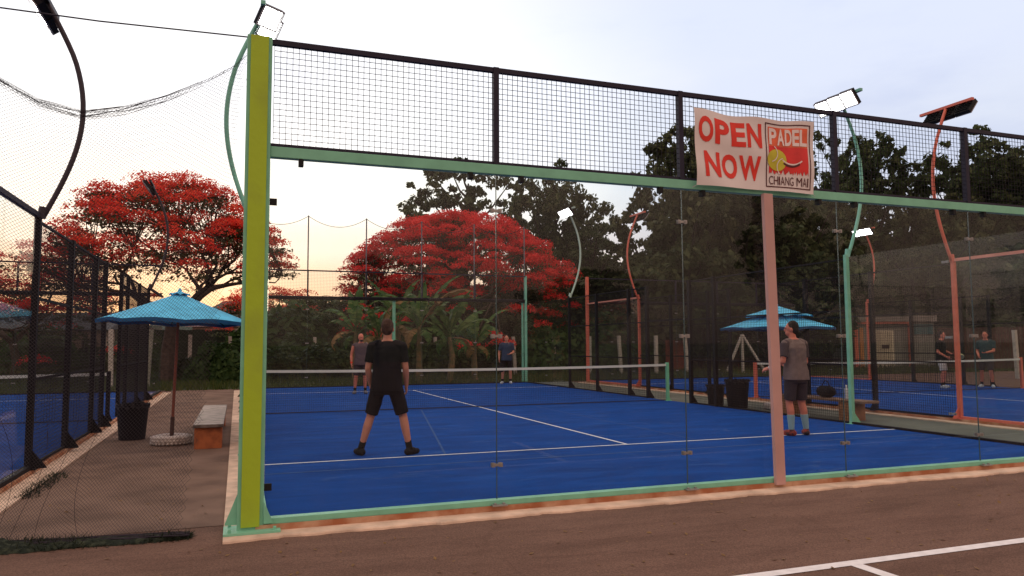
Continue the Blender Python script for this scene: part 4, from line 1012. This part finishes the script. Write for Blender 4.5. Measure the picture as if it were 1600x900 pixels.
def flame_tree(label, base, R, H, seed, npad, leaf, density=1.0, redm=FLR, rz=0, under=0, trunk_h=.28):
    rng = np.random.default_rng(seed)
    t = thing('flame_tree', label, 'tree', base, rz)
    paths, tips = skeleton(rng, R*.84, H, 5, H*trunk_h, 3, 1.15)
    tip = np.array([v[:] for v in tips]); rr = np.hypot(tip[:, 0], tip[:, 1])
    # flat spreading umbrella crown: pull tips to the dome surface
    dome = lambda x, y: H*(1-.40*((x*x+y*y)/(R*R))**1.15)
    pads = []
    for x, y, z in tip:
        k = min(1, R/max(1e-3, math.hypot(x, y))); x *= k; y *= k; zz = dome(x, y)-.25-abs(rng.normal())*.55; pads.append((x, y, zz))
    while len(pads) < npad:
        a = rng.random()*6.283; r = R*math.sqrt(rng.random()); x, y = r*math.cos(a), r*math.sin(a); pads.append((x, y, dome(x, y)-abs(rng.normal())*.6-.1))
    for _ in range(under):
        a = rng.random()*6.283; r = R*(.45+.6*rng.random()); x, y = r*math.cos(a), r*math.sin(a); pads.append((x, y, dome(x, y)-.6-rng.random()*3.3))
    pads = np.array(pads)
    m = MB()
    for pts, r0, r1 in paths:
        n = len(pts); m.tube(pts, [r0+(r1-r0)*i/(n-1) for i in range(n)], 6)
    T = np.array([v[:] for v in tips])
    for p in pads:
        i = np.argmin(((T-p)**2).sum(1)); q = Vector(T[i]); pv = Vector(p); md_ = (q+pv)/2+Vector((0, 0, -.15)); m.tube([q, md_, pv], [.03, .022, .01], 5)
    m.build('trunk', BARK, t)
    P, Nn, Sz, Pg, Ng = [], [], [], [], []
    for p in pads:
        s = .55+.5*rng.random(); k = int(265*density*s)
        a = rng.random(k)*6.283; r = np.sqrt(rng.random(k))*s*.75*(1+.25*np.sin(a*3+rng.random()*6)); x = r*np.cos(a); y = r*np.sin(a); z = .36*s*(1-(r/s)**2)+rng.normal(size=k)*.07
        P.append(np.stack([x, y, z], 1)+p); Nn.append(np.stack([x*.8, y*.8, np.full(k, .7)], 1)+rng.normal(size=(k, 3))*.5)
        k = int(110*leaf*s); a = rng.random(k)*6.283; r = np.sqrt(rng.random(k))*s*.85; z = -.10-.25*rng.random(k)
        Pg.append(np.stack([r*np.cos(a), r*np.sin(a), z], 1)+p); Ng.append(np.stack([np.zeros(k), np.zeros(k), np.ones(k)], 1)+rng.normal(size=(k, 3))*.45)
    cards('flowers', np.concatenate(P), np.concatenate(Nn), .072, redm, 1.2, t)
    cards('foliage', np.concatenate(Pg), np.concatenate(Ng), .085, FLG, 1.8, t)
    return t
def crown_tree(seed, R, H, z0, nclump, cs_, leafn, lsize, m, shape='round', name='broadleaf_tree', trunkm=BARKD, th=None):
    """tall tree as an unlabelled prototype: trunk with limbs, crown of leaf clumps"""
    rng = np.random.default_rng(seed); t = bpy.data.objects.new(name, None); C.objects.link(t); t.empty_display_size = .2
    cen = []
    nb = 7 if shape != 'cone' else 1
    blobs = [(rng.normal(size=2)*R*.42, z0+(H-z0)*(.28+.5*rng.random()), R*(.42+.25*rng.random())) for _ in range(nb)]
    while len(cen) < nclump:
        if shape == 'cone':
            f = rng.random()**.8; z = z0+(H-z0)*f; rr = R*(1-f)**.8*(.55+.45*rng.random()); a = rng.random()*6.283; cen.append((rr*math.cos(a), rr*math.sin(a), z))
        else:
            (c, cz, br) = blobs[rng.integers(nb)]; v = rng.normal(size=3); v /= np.linalg.norm(v); v *= br*(.55+.45*rng.random()**.5)
            z = cz+v[2]*(H-z0)/(2*R)*1.1
            if z0*.85 < z < H: cen.append((c[0]+v[0], c[1]+v[1], z))
    cen = np.array(cen); P, Nn = [], []
    for c in cen:
        s = cs_*(.6+.7*rng.random()); k = int(leafn*s/cs_); v = rng.normal(size=(k, 3)); v /= np.linalg.norm(v, axis=1)[:, None]; v *= (rng.random(k)**.45)[:, None]*s*np.array([1, 1, .62]); P.append(v+c); Nn.append(v*.6+np.array([0, 0, .35])+rng.normal(size=(k, 3))*.35)
    tr = MB(); r = H*.018; tr.tube([(0, 0, 0), (r, 0, H*.25), (-r, r, H*.5), (0, 0, H*.86)], [r*1.3, r, r*.7, r*.25], 8)
    idx = rng.choice(len(cen), min(34, len(cen)), replace=False)
    for i in idx:
        c = Vector(cen[i]); zb = max(z0*.55, c.z-.55*math.hypot(c.x, c.y)-.3*R); zb = min(zb, c.z-.2); tr.tube([(0, 0, zb), ((c.x*.5), c.y*.5, zb+(c.z-zb)*.35), c], [r*.45, r*.28, r*.1], 5)
    tr.build('trunk', trunkm, t); cards('crown', np.concatenate(P), np.concatenate(Nn), lsize, m, 1.7, t)
    return t
def place(proto, first, px, d, s, rz, label, cat='tree', group='tall dark trees beyond the courts', sz=None, pos=None):
    o = proto if first else copy_tree(proto)
    p = ground_at(px, d) if pos is None else Vector(pos); o.location = p; o.rotation_euler = (0, 0, rz); o.scale = (s, s, sz or s); tag(o, label, cat, group); return o

# flame trees
flame_tree('spreading red flame tree in full bloom behind the blue parasol, trunk and branches visible', tuple(ground_at(262, 32)), 5.1, 8.8, 11, 205, 1.2, 1.1)
flame_tree('dense red flame tree in full bloom in the middle, behind the banana plants', tuple(ground_at(716, 42)), 6.3, 8.9, 23, 270, .6, 1.45, FLD, under=170)
flame_tree('small red flame tree just right of the yellow post, far back', tuple(ground_at(425, 46)), 3.2, 5.6, 31, 60, 1.2, .9)
flame_tree('red flame tree at the left edge seen through the black fence', tuple(ground_at(25, 34)), 4.4, 6.0, 37, 90, 1.2, .9, FLD, under=20)

# dark trees
pA = crown_tree(41, 4.6, 13, 3.0, 300, .56, 46, .23, DKL); pB = crown_tree(42, 5.2, 12, 2.5, 330, .58, 46, .24, DKL2); pC = crown_tree(43, 3.0, 13, 4.5, 120, .50, 50, .21, DKL, name='slender_tree')
pD = crown_tree(44, 5.0, 8.5, .8, 240, .95, 95, .28, DKL)
spec = [(pC, 732, 46, .95, 1.03, 'slender open topped tree rising left of the second mesh post, above the flame tree'),
 (pC, 700, 50, .75, .74, 'smaller slender tree at the left foot of the open topped tree'),
 (pA, 868, 50, .72, 1.03, 'leafy tree rising behind the pale mint floodlight'),
 (pC, 925, 46, .8, .72, 'thin low tree between pale mint and coral floodlights'),
 (pB, 1062, 44, .82, 1.13, 'tall tree behind the coral floodlight, its top left of the banner'),
 (pA, 1150, 46, .85, 1.02, 'tall tree directly behind the banner'),
 (pB, 1245, 45, .85, 1.04, 'tall tree between banner and bright floodlight'),
 (pA, 1345, 52, .85, 1.26, 'tall broad tree behind the bright mint floodlight pole'),
 (pB, 1432, 50, .7, .92, 'lower tree in the gap behind the tall coral pole'),
 (pA, 1545, 50, 1.0, 1.18, 'tall dark tree behind the last mesh post at the right'),
 (pB, 1650, 50, 1.0, 1.2, 'tall tree at the right edge of the view'),
 (pD, 560, 45, .8, .50, 'low bushy tree behind the left end of the banana row'), (pD, 640, 46, .85, .58, 'low bushy tree behind the tallest banana plant'), (pD, 715, 45, .85, .55, 'low bushy tree in the shade behind the centre flame tree trunk'),
 (pD, 800, 46, .9, .60, 'low bushy tree right of the centre flame tree trunk'), (pD, 885, 46, .9, .66, 'low bushy tree below the pale mint floodlight'),
 (pD, 985, 46, .8, .80, 'low bushy tree behind the far coral frame'),
 (pD, 1095, 44, .9, .98, 'bushy tree standing under the taller trees left of the pink post'),
 (pD, 1200, 45, .95, .95, 'bushy tree standing under the taller trees behind the pink post'),
 (pD, 1300, 52, 1.2, 1.15, 'bushy tree behind the right mint lamp post'),
 (pD, 1400, 53, 1.2, 1.1, 'bushy tree behind the small office hut'),
 (pD, 1500, 52, 1.2, 1.1, 'bushy tree right of the small office hut'),
 (pD, 1610, 51, 1.2, 1.1, 'bushy tree behind the brown fence at the right edge')]
used = set()
for i, (p, px, d, s, sz, lab) in enumerate(spec):
    place(p, id(p) not in used, px, d, s, i*1.7, lab, sz=sz); used.add(id(p))
# a second, farther row closes the wood
for i, px in enumerate(range(1010, 1700, 62)):
    place(pD, False, px, 58+3*(i % 3), 1.15, i*2.3, ('dark tree in the farther row of the wood, '+('leftmost' if i == 0 else 'rightmost' if i == 11 else ['second', 'third', 'fourth', 'fifth', 'sixth', 'seventh', 'eighth', 'ninth', 'tenth', 'eleventh'][i-1]+' from the left')), sz=.95+.12*(i % 3))
# trees behind the camera that the glass mirrors
for i, (x, y, s) in enumerate(((-20, -44, .8), (-6, -48, .7), (9, -46, .6), (24, -44, .8), (40, -40, .9), (54, -30, 1.0))):
    place(pD if i % 2 else pA, False, 0, 0, s, i*1.1, 'dark tree far behind the camera, mirrored in the glass, '+['leftmost', 'second', 'third', 'fourth', 'fifth', 'sixth'][i]+' counted from the left alley', pos=(x, y, GZ))

# shrubs
def shrub_proto(seed, R, H, n, ls, m=GRL):
    rng = np.random.default_rng(seed); t = bpy.data.objects.new('shrub', None); C.objects.link(t)
    v = rng.normal(size=(n, 3)); v /= np.linalg.norm(v, axis=1)[:, None]; v[:, 2] = np.abs(v[:, 2]); rr = (.55+.45*rng.random(n)**.5)*(1+.22*np.sin(v[:, 0]*5+seed)*np.cos(v[:, 1]*4)); P = v*rr[:, None]*np.array([R, R, H])
    cards('foliage', P, v+rng.normal(size=(n, 3))*.5, ls, m, 1.8, t)
    s = MB()
    for k in range(7): a = rng.random()*6.28; s.tube([(0, 0, 0), (R*.3*math.cos(a), R*.3*math.sin(a), H*.5), (R*.6*math.cos(a), R*.6*math.sin(a), H*.8)], [.03, .02, .01], 5)
    s.build('stem', BARKD, t); return t
sA = shrub_proto(3, 1.5, 1.5, 5200, .13); sB = shrub_proto(4, 1.3, 1.2, 4200, .12, leaf_mat('shrub_leaf_dark', [(.012, .022, .008), (.024, .040, .012), (.045, .06, .02)], .25))
shr = [(sA, 345, 31, 1.0, 'green shrub at the end of the left alley'), (sB, 315, 33, .9, 'lower shrub left at the end of the left alley'), (sA, 378, 33, 1.2, 'shrub behind the yellow post at the end of the left alley'),
 (sB, 430, 34, 1.1, 'shrub just right of the yellow post beyond the far wall'), (sA, 470, 37, 1.25, 'shrub below the gap of pale sky'), (sB, 515, 35, 1.2, 'shrub left of the banana plants'), (sA, 455, 42, 2.3, 'large bush under the small red flame tree'),
 (sA, 600, 38, 1.4, 'bush behind the banana plants, left'), (sB, 680, 38, 1.5, 'bush behind the banana plants, right'), (sA, 850, 40, 1.8, 'bush under the right edge of the centre flame tree'), (sB, 790, 41, 1.7, 'bush under the centre flame tree'),
 (sA, 930, 42, 1.9, 'bush left of the coral far frame'), (sB, 1000, 43, 1.8, 'bush behind the coral far frame'), (sA, 60, 40, 1.6, 'bush seen through the black fence at left'), (sB, 200, 42, 1.4, 'bush behind the bin and the black fence'), (sA, 510, 50, 2.6, 'large far bush left of the centre flame tree')]
used = set()
for i, (p, px, d, s, lab) in enumerate(shr): place(p, id(p) not in used, px, d, s, i*1.3, lab, 'shrub', 'shrubs behind the courts'); used.add(id(p))
# far belt of undergrowth
n = 48000; px_ = RNG.random(n); dd = 51+RNG.random(n)*18; xx = -300+2200*px_
P = np.array([ground_at(x, d)[:] for x, d in zip(xx, dd)]); hgt = 1.7+1.2*np.sin(xx*.021)*np.sin(xx*.0067+1)+.6*np.sin(xx*.06); P[:, 2] += RNG.random(n)*np.maximum(.8, hgt)
u_ = cards('undergrowth', P, RNG.normal(size=(n, 3))+np.array([0, 0, .4]), .42, DKL, 1.6); u_['kind'] = 'stuff'

# banana plants
def banana(px, d, H, seed, label, nleaf=8, L0=2.1):
    rng = np.random.default_rng(seed); t = thing('banana_plant', label, 'banana plant', tuple(ground_at(px, d)), 0, 'banana plants behind the far end wall')
    m = MB(); m.tube([(0, 0, 0), (.05*rng.normal(), .05*rng.normal(), H*.3), (.0, .0, H*.55)], [.14, .12, .07], 10); m.build('stem', mat('banana_stem', (.10, .09, .04), .7, scale=5, col2=(.22, .12, .06), c2amt=.55), t)
    for k in range(nleaf+5):
        dead = k >= nleaf
        a = 6.283*k/nleaf*1.618+rng.normal()*.3; L_ = L0*(.75+.45*rng.random()); el = (1.15+.35*rng.random() if k % 2 else .75+.4*rng.random()) if not dead else .1; curve = (.7+1.3*rng.random()) if not dead else 2.3; w = .17+.10*rng.random()
        if dead: L_ *= .6
        mm = MB(); n = 20; p = Vector((0, 0, H*(.50+.05*rng.random()))); e = el; hd_ = Vector((math.cos(a), math.sin(a), 0)); side = Vector((-math.sin(a), math.cos(a), 0)); rows = []; lean_ = rng.normal()*.25
        for i in range(n+1):
            f = i/n; nv = -hd_*math.sin(e)+Vector((0, 0, math.cos(e))); wid = w*(max(0, math.sin(math.pi*min(1, max(0, (f-.14)/.86))**.7)) if f > .14 else 0)
            rows.append((p.copy(), nv.copy(), wid)); p = p+(hd_*math.cos(e)+Vector((0, 0, math.sin(e)))+side*lean_*.1)*L_/n; e -= curve*(2*f)/n*1.25
        for sg in (-1, 1):      # blade torn into ribbons along both sides of the midrib
            i = 0
            while i < n:
                st = 1 if rng.random() < .45 else 2; j = min(n, i+st); (p0, n0, w0), (p1, n1, w1) = rows[i], rows[j]; dr = .15+.75*rng.random(); tr = .85+.25*rng.random()
                fo = (p1-p0)*.35
                q0 = p0+side*sg*w0*tr-n0*w0*dr+fo; q1 = p1+side*sg*w1*tr-n1*w1*dr+fo*.8; b_ = len(mm.v); mm.v += [tuple(p0), tuple(q0), tuple(q1), tuple(p1)]; mm.f.append((b_, b_+1, b_+2, b_+3)); i = j
        mm.tube([r_[0] for r_ in rows], [.022*(1-i/n*.8) for i in range(n+1)], 5)
        mm.build('leaf', DRY if (dead and rng.random() < .6) or rng.random() < .07 else BAN, t)
    return t
banana(655, 29.5, 4.1, 1, 'tallest banana plant left of the centre flame tree, leaves pointing up', 11, 2.7)
banana(592, 28.5, 3.3, 2, 'banana plant leaning out left behind the man in black', 8, 2.1)
banana(702, 30.0, 3.3, 3, 'banana plant with yellowing leaves right of the tallest one', 9, 2.3)
banana(742, 31.5, 2.7, 4, 'banana plant left of the far player', 8, 2.0)
banana(556, 29.0, 3.7, 5, 'banana plant at the left end of the row, leaf tip against the sky', 7, 2.3)
banana(622, 31.0, 4.4, 6, 'banana plant behind the others, under red blossom', 8, 2.4)

# rough grass behind the courts
n = 60000; x = -14+RNG.random(n)*60; y = 21.2+RNG.random(n)**1.4*26; V = np.stack([x, y, np.full(n, GZ)], 1); h = .12+.30*RNG.random(n)*(.5+.5*np.sin(x*.9)*np.cos(y*.7)); a = RNG.random(n)*6.283; ln_ = RNG.normal(size=(n, 2))*.08
Q = np.empty((n, 3, 3)); Q[:, 0] = V-np.stack([np.cos(a), np.sin(a), 0*a], 1)*.02; Q[:, 1] = V+np.stack([np.cos(a), np.sin(a), 0*a], 1)*.02; Q[:, 2] = V+np.stack([ln_[:, 0], ln_[:, 1], h], 1)
def tris(name, Q, m):
    n = len(Q); me = bpy.data.meshes.new(name); me.vertices.add(n*3); me.vertices.foreach_set('co', Q.reshape(-1)); me.loops.add(n*3); me.loops.foreach_set('vertex_index', np.arange(n*3, dtype=np.int32)); me.polygons.add(n)
    me.polygons.foreach_set('loop_start', np.arange(0, n*3, 3, dtype=np.int32)); me.polygons.foreach_set('loop_total', np.full(n, 3, dtype=np.int32)); me.materials.append(m); me.update(calc_edges=True); return link(name, me)
g = tris('grass', Q, leaf_mat('grass_blade', [(.03, .05, .012), (.06, .085, .02), (.12, .11, .04)], .3)); g['kind'] = 'stuff'
# weeds caught in the slack net and along the left kerb
n = 15000; f = RNG.random(n); x = -2.7+f*2.15; y = .04+.30*(1-f)*.8+RNG.normal(size=n)*.085*(1.15-f*.75); hh_ = (.01+.045*RNG.random(n)*(1+1.6*(RNG.random(n)>.95)))*(.35+.65*np.abs(np.sin(f*7+1)))*(1-f*.3)
k = 700; xe = -2.24+RNG.random(k)*.22*RNG.random(k); ye = 2.2+RNG.random(k)*1.6; x = np.concatenate([x, xe]); y = np.concatenate([y, ye]); hh_ = np.concatenate([hh_, .02+.05*RNG.random(k)]); n = len(x)
a = RNG.random(n)*6.283; V = np.stack([x, y, np.full(n, GZ)], 1); ln_ = RNG.normal(size=(n, 2))*.04; Q = np.empty((n, 3, 3)); Q[:, 0] = V-np.stack([np.cos(a), np.sin(a), 0*a], 1)*.006; Q[:, 1] = V+np.stack([np.cos(a), np.sin(a), 0*a], 1)*.006; Q[:, 2] = V+np.stack([ln_[:, 0], ln_[:, 1], hh_], 1)
g = tris('weeds', Q, leaf_mat('weed_blade', [(.010, .014, .009), (.022, .030, .018), (.05, .06, .03)], .2)); g['kind'] = 'stuff'

n = 420; x = -2.4+RNG.random(n)*12; y = -4.5+RNG.random(n)**.6*4.2; P = np.stack([x, y, np.full(n, GZ+.008)], 1)
k = 160; P = np.concatenate([P, np.stack([-2.2+RNG.random(k)*1.9, .6+RNG.random(k)*9, np.full(k, GZ+.012)], 1)])
g = cards('fallen_leaves', P, np.array([[0, 0, 1.0]])+RNG.normal(size=(n+k, 3))*.18, .020, DRY, 1.7, jit=.6); g['kind'] = 'stuff'

# ------------------------------------------------------------------ white concrete posts of the boundary fence
CP = mat('white_concrete_post', (.42, .38, .34), .85, var=.2, scale=6)
ft_ = thing('boundary_fence', 'line of short white concrete posts with wires behind the courts', 'fence', tuple(ground_at(740, 38)))
o0 = Vector(ft_.location); tops = []
for px, d, h, lean in ((175, 27, 2.12, .01), (232, 27.5, 2.12, -.02), (297, 33, 2.0, 0), (362, 35, 1.95, .02), (494, 37.5, 1.92, .02), (556, 38, 1.9, 0), (618, 38, 1.9, .02), (680, 38, 1.9, 0), (741, 38, 1.9, 0), (805, 38, 1.9, .03), (868, 38, 1.9, .04), (921, 38, 1.9, 0), (970, 38, 1.92, .03), (1025, 38, 1.92, 0), (1074, 38.5, 1.95, .04)):
    g_ = ground_at(px, d)-o0; m = MB(); w = .075
    m.quadbox([(g_.x-w, g_.y-w, 0), (g_.x+w, g_.y-w, 0), (g_.x+w, g_.y+w, 0), (g_.x-w, g_.y+w, 0)]+[(g_.x+a_*w-lean*h*2, g_.y+b_*w, h) for a_, b_ in ((-1, -1), (1, -1), (1, 1), (-1, 1))])
    m.build('post', CP, ft_); tops.append((g_, h, lean))
m = MB()
for (a_, h1, _), (b_, h2, _) in zip(tops[:-1], tops[1:]):
    for z in (.35, .8, 1.25, 1.7): m.tube([(a_.x, a_.y, z), ((a_.x+b_.x)/2, (a_.y+b_.y)/2, z-.03), (b_.x, b_.y, z)], .004, 4)
m.build('wire', mat('rusty_wire', (.10, .07, .05), .7), ft_)
t = thing('corner_brace', 'white A shaped concrete corner post seen under the right parasol', 'fence post', tuple(ground_at(1160, 38)))
for dx in (-.85, 0, 1.15):
    m = MB(); m.tube([(dx*math.cos(yaw), -dx*math.sin(yaw), 0), (0, 0, 1.95)], .07, 4); m.build('leg', CP, t)
for px, d, h in ((1499, 34, 2.0), (1588, 31, 2.0)):
    b = MB(); w = .07; b.quadbox([(-w, -w, 0), (w, -w, 0), (w, w, 0), (-w, w, 0), (-w-.08, -w, h), (w-.08, -w, h), (w-.08, w, h), (-w-.08, w, h)]); o = b.build('concrete_post', CP); o.location = ground_at(px, d)
    tag(o, 'lone white concrete post '+('near the right picture edge' if px > 1550 else 'beside the coral pole base, between the two right court players'), 'fence post')

# ------------------------------------------------------------------ small buildings and walls
def oriented(px0, px1, d0, d1=None):
    a = ground_at(px0, d0); b_ = ground_at(px1, d1 or d0); return a, b_
# office hut behind the right court
a, b_ = oriented(1334, 1462, 45); v = (b_-a); Lh = v.length; ang = math.atan2(v.y, v.x)
t = thing('office_hut', 'small hut with coral posts and pale louvred door beyond the right court', 'hut', tuple(a), ang)
m = MB(); m.box(.0, .1, 0, Lh, 3.0, 2.75); m.build('wall', mat('hut_grey', (.20, .19, .165), .8), t)
m = MB(); m.box(-.1, -.25, 2.76, Lh-1.4, 3.1, 3.05); m.box(Lh-1.39, -.1, 2.76, Lh+.1, 3.1, 3.12); m.build('roof', mat('hut_roof', (.22, .19, .17), .7), t)
for x, w in ((.0, .22), (Lh-1.62, .22)):
    m = MB(); m.box(x, -.12, 0, x+w, .05, 2.755); m.build('post', CORAL, t)
m = MB(); m.box(.23, -.14, 2.62, Lh-1.64, .02, 2.755); m.build('beam', CORAL, t)
m = MB(); m.box(1.35, .03, 0, 2.45, .095, 2.25); dr = m.build('door', mat('cream_door', (.62, .54, .40), .7), t)
m = MB()
for k in range(9): m.box(1.42+k*.105, .005, .15, 1.46+k*.105, .028, 2.15)
m.build('louvre', mat('cream_louvre', (.42, .35, .25), .7), dr)
m = MB(); m.box(1.68, -.01, 1.15, 2.12, .003, 1.38); m.build('sign_plate', mat('dark_plate', (.06, .03, .03), .7), dr)
m = MB(); m.box(.4, .05, 0, .62, .095, 2.4); m.build('door_frame', mat('amber_wood', (.45, .18, .05), .6), t)
m = MB(); m.box(Lh-1.2, .05, 2.0, Lh-.1, .095, 2.6); m.build('window', mat('teal_glass', (.05, .12, .13), .3), t)
# brown board fence at right
def board_fence(px0, px1, d0, d1, h, col, label, name='board_fence', slat=.14, gap=.02, caps=None):
    a, b_ = oriented(px0, px1, d0, d1); v = b_-a; L_ = v.length; t = thing(name, label, 'fence', tuple(a), math.atan2(v.y, v.x)); m = MB(); x = 0
    while x < L_: m.box(x, 0, .05, x+slat-gap, .03, h+.03*math.sin(x*7)); x += slat
    m.build('boards', col, t); m = MB(); m.box(0, .031, .4, L_, .08, .5); m.box(0, .031, h-.5, L_, .08, h-.4); m.build('rail', col, t); return t
board_fence(1466, 1720, 42, 38, 2.3, mat('brown_boards', (.075, .035, .025), .8, var=.3, scale=3), 'brown board fence behind the right court players')
board_fence(1040, 1078, 41, 41, 1.7, mat('red_brown_boards', (.14, .035, .025), .8, var=.3, scale=3), 'short red brown panel fence beyond the net post')
def shade(px0, px1, d0, d1, h, label):
    a, b_ = oriented(px0, px1, d0, d1); v = b_-a; L_ = v.length; t = thing('shade_fence', label, 'fence', tuple(a), math.atan2(v.y, v.x)); m = MB(); K = 60
    for i in range(K+1): x = L_*i/K; y = .05*math.sin(i*1.3); m.v += [(x, y, .0), (x, y+.01*math.sin(i), h+.03*math.sin(i*.9))]
    for i in range(K): m.f.append((2*i, 2*i+2, 2*i+3, 2*i+1))
    o = m.build('cloth', mat('dark_green_shade', (.016, .022, .014), .9, var=.3, scale=2), t); md = o.modifiers.new('t', 'SOLIDIFY'); md.thickness = .02
    for i in range(int(L_/3)+1):
        b2 = MB(); b2.tube([(i*3, .15, 0), (i*3, .15, h)], .04, 6); b2.build('post', BLACK, t)
shade(180, 500, 46, 52, 2.55, 'dark green shade cloth fence at the end of the left alley')
def house(px0, px1, d, h, hr, wallc, roofc, label, win=3, dep=6):
    a, b_ = oriented(px0, px1, d); v = b_-a; L_ = v.length; t = thing('low_house', label, 'house', tuple(a), math.atan2(v.y, v.x))
    m = MB(); m.box(0, 0, 0, L_, dep, h); m.build('wall', wallc, t)
    m = MB(); e = .5; m.v = [(-e, -e, h-.05), (L_+e, -e, h-.05), (L_+e, dep+e, h-.05), (-e, dep+e, h-.05), (-e+.2, dep/2, h+hr), (L_+e-.2, dep/2, h+hr)]; m.f = [(0, 1, 5, 4), (2, 3, 4, 5), (1, 2, 5), (3, 0, 4), (3, 2, 1, 0)]; m.build('roof', roofc, t)
    for k in range(win):
        x = L_*(k+.5)/win; f = MB(); f.box(x-.55, -.04, .9, x+.55, -.002, 2.0); w = f.build('window', mat('window_frame', (.18, .15, .13), .7), t); g_ = MB(); g_.box(x-.45, -.06, 1.0, x+.45, -.0405, 1.9); g_.build('pane', mat('dark_pane', (.02, .022, .025), .15), w)
house(-40, 165, 52, 2.7, 1.3, mat('beige_wall', (.30, .22, .17), .85), mat('slate_roof', (.05, .055, .065), .8), 'low beige house with dark roof seen through the black fence', 4)
house(300, 470, 72, 3.4, 1.0, mat('pinkish_wall', (.42, .25, .20), .85), mat('grey_roof', (.16, .10, .10), .8), 'low pink walled house far behind the left alley', 4)

# ------------------------------------------------------------------ hills
m = MB(); n = 160
for i in range(n+1):
    px = -400+2600*i/n; h_ = 150+70*math.sin(i*.11+1)+35*math.sin(i*.31)+14*math.sin(i*.83)+6*math.sin(i*2.1)
    a = ground_at(px, 2400); b_ = ground_at(px, 3000); m.v += [(a.x, a.y, -2), ((a.x+b_.x)/2, (a.y+b_.y)/2, h_*.62+9*math.sin(i*1.7)), (b_.x, b_.y, h_), (b_.x*1.3, b_.y*1.3, -2)]
for i in range(n):
    for k in range(3): a = i*4+k; m.f.append((a, a+4, a+5, a+1))
o = m.build('hills', mat('forest_hill', (.035, .05, .035), .95, scale=.01, var=.4), smooth=True); o['kind'] = 'structure'
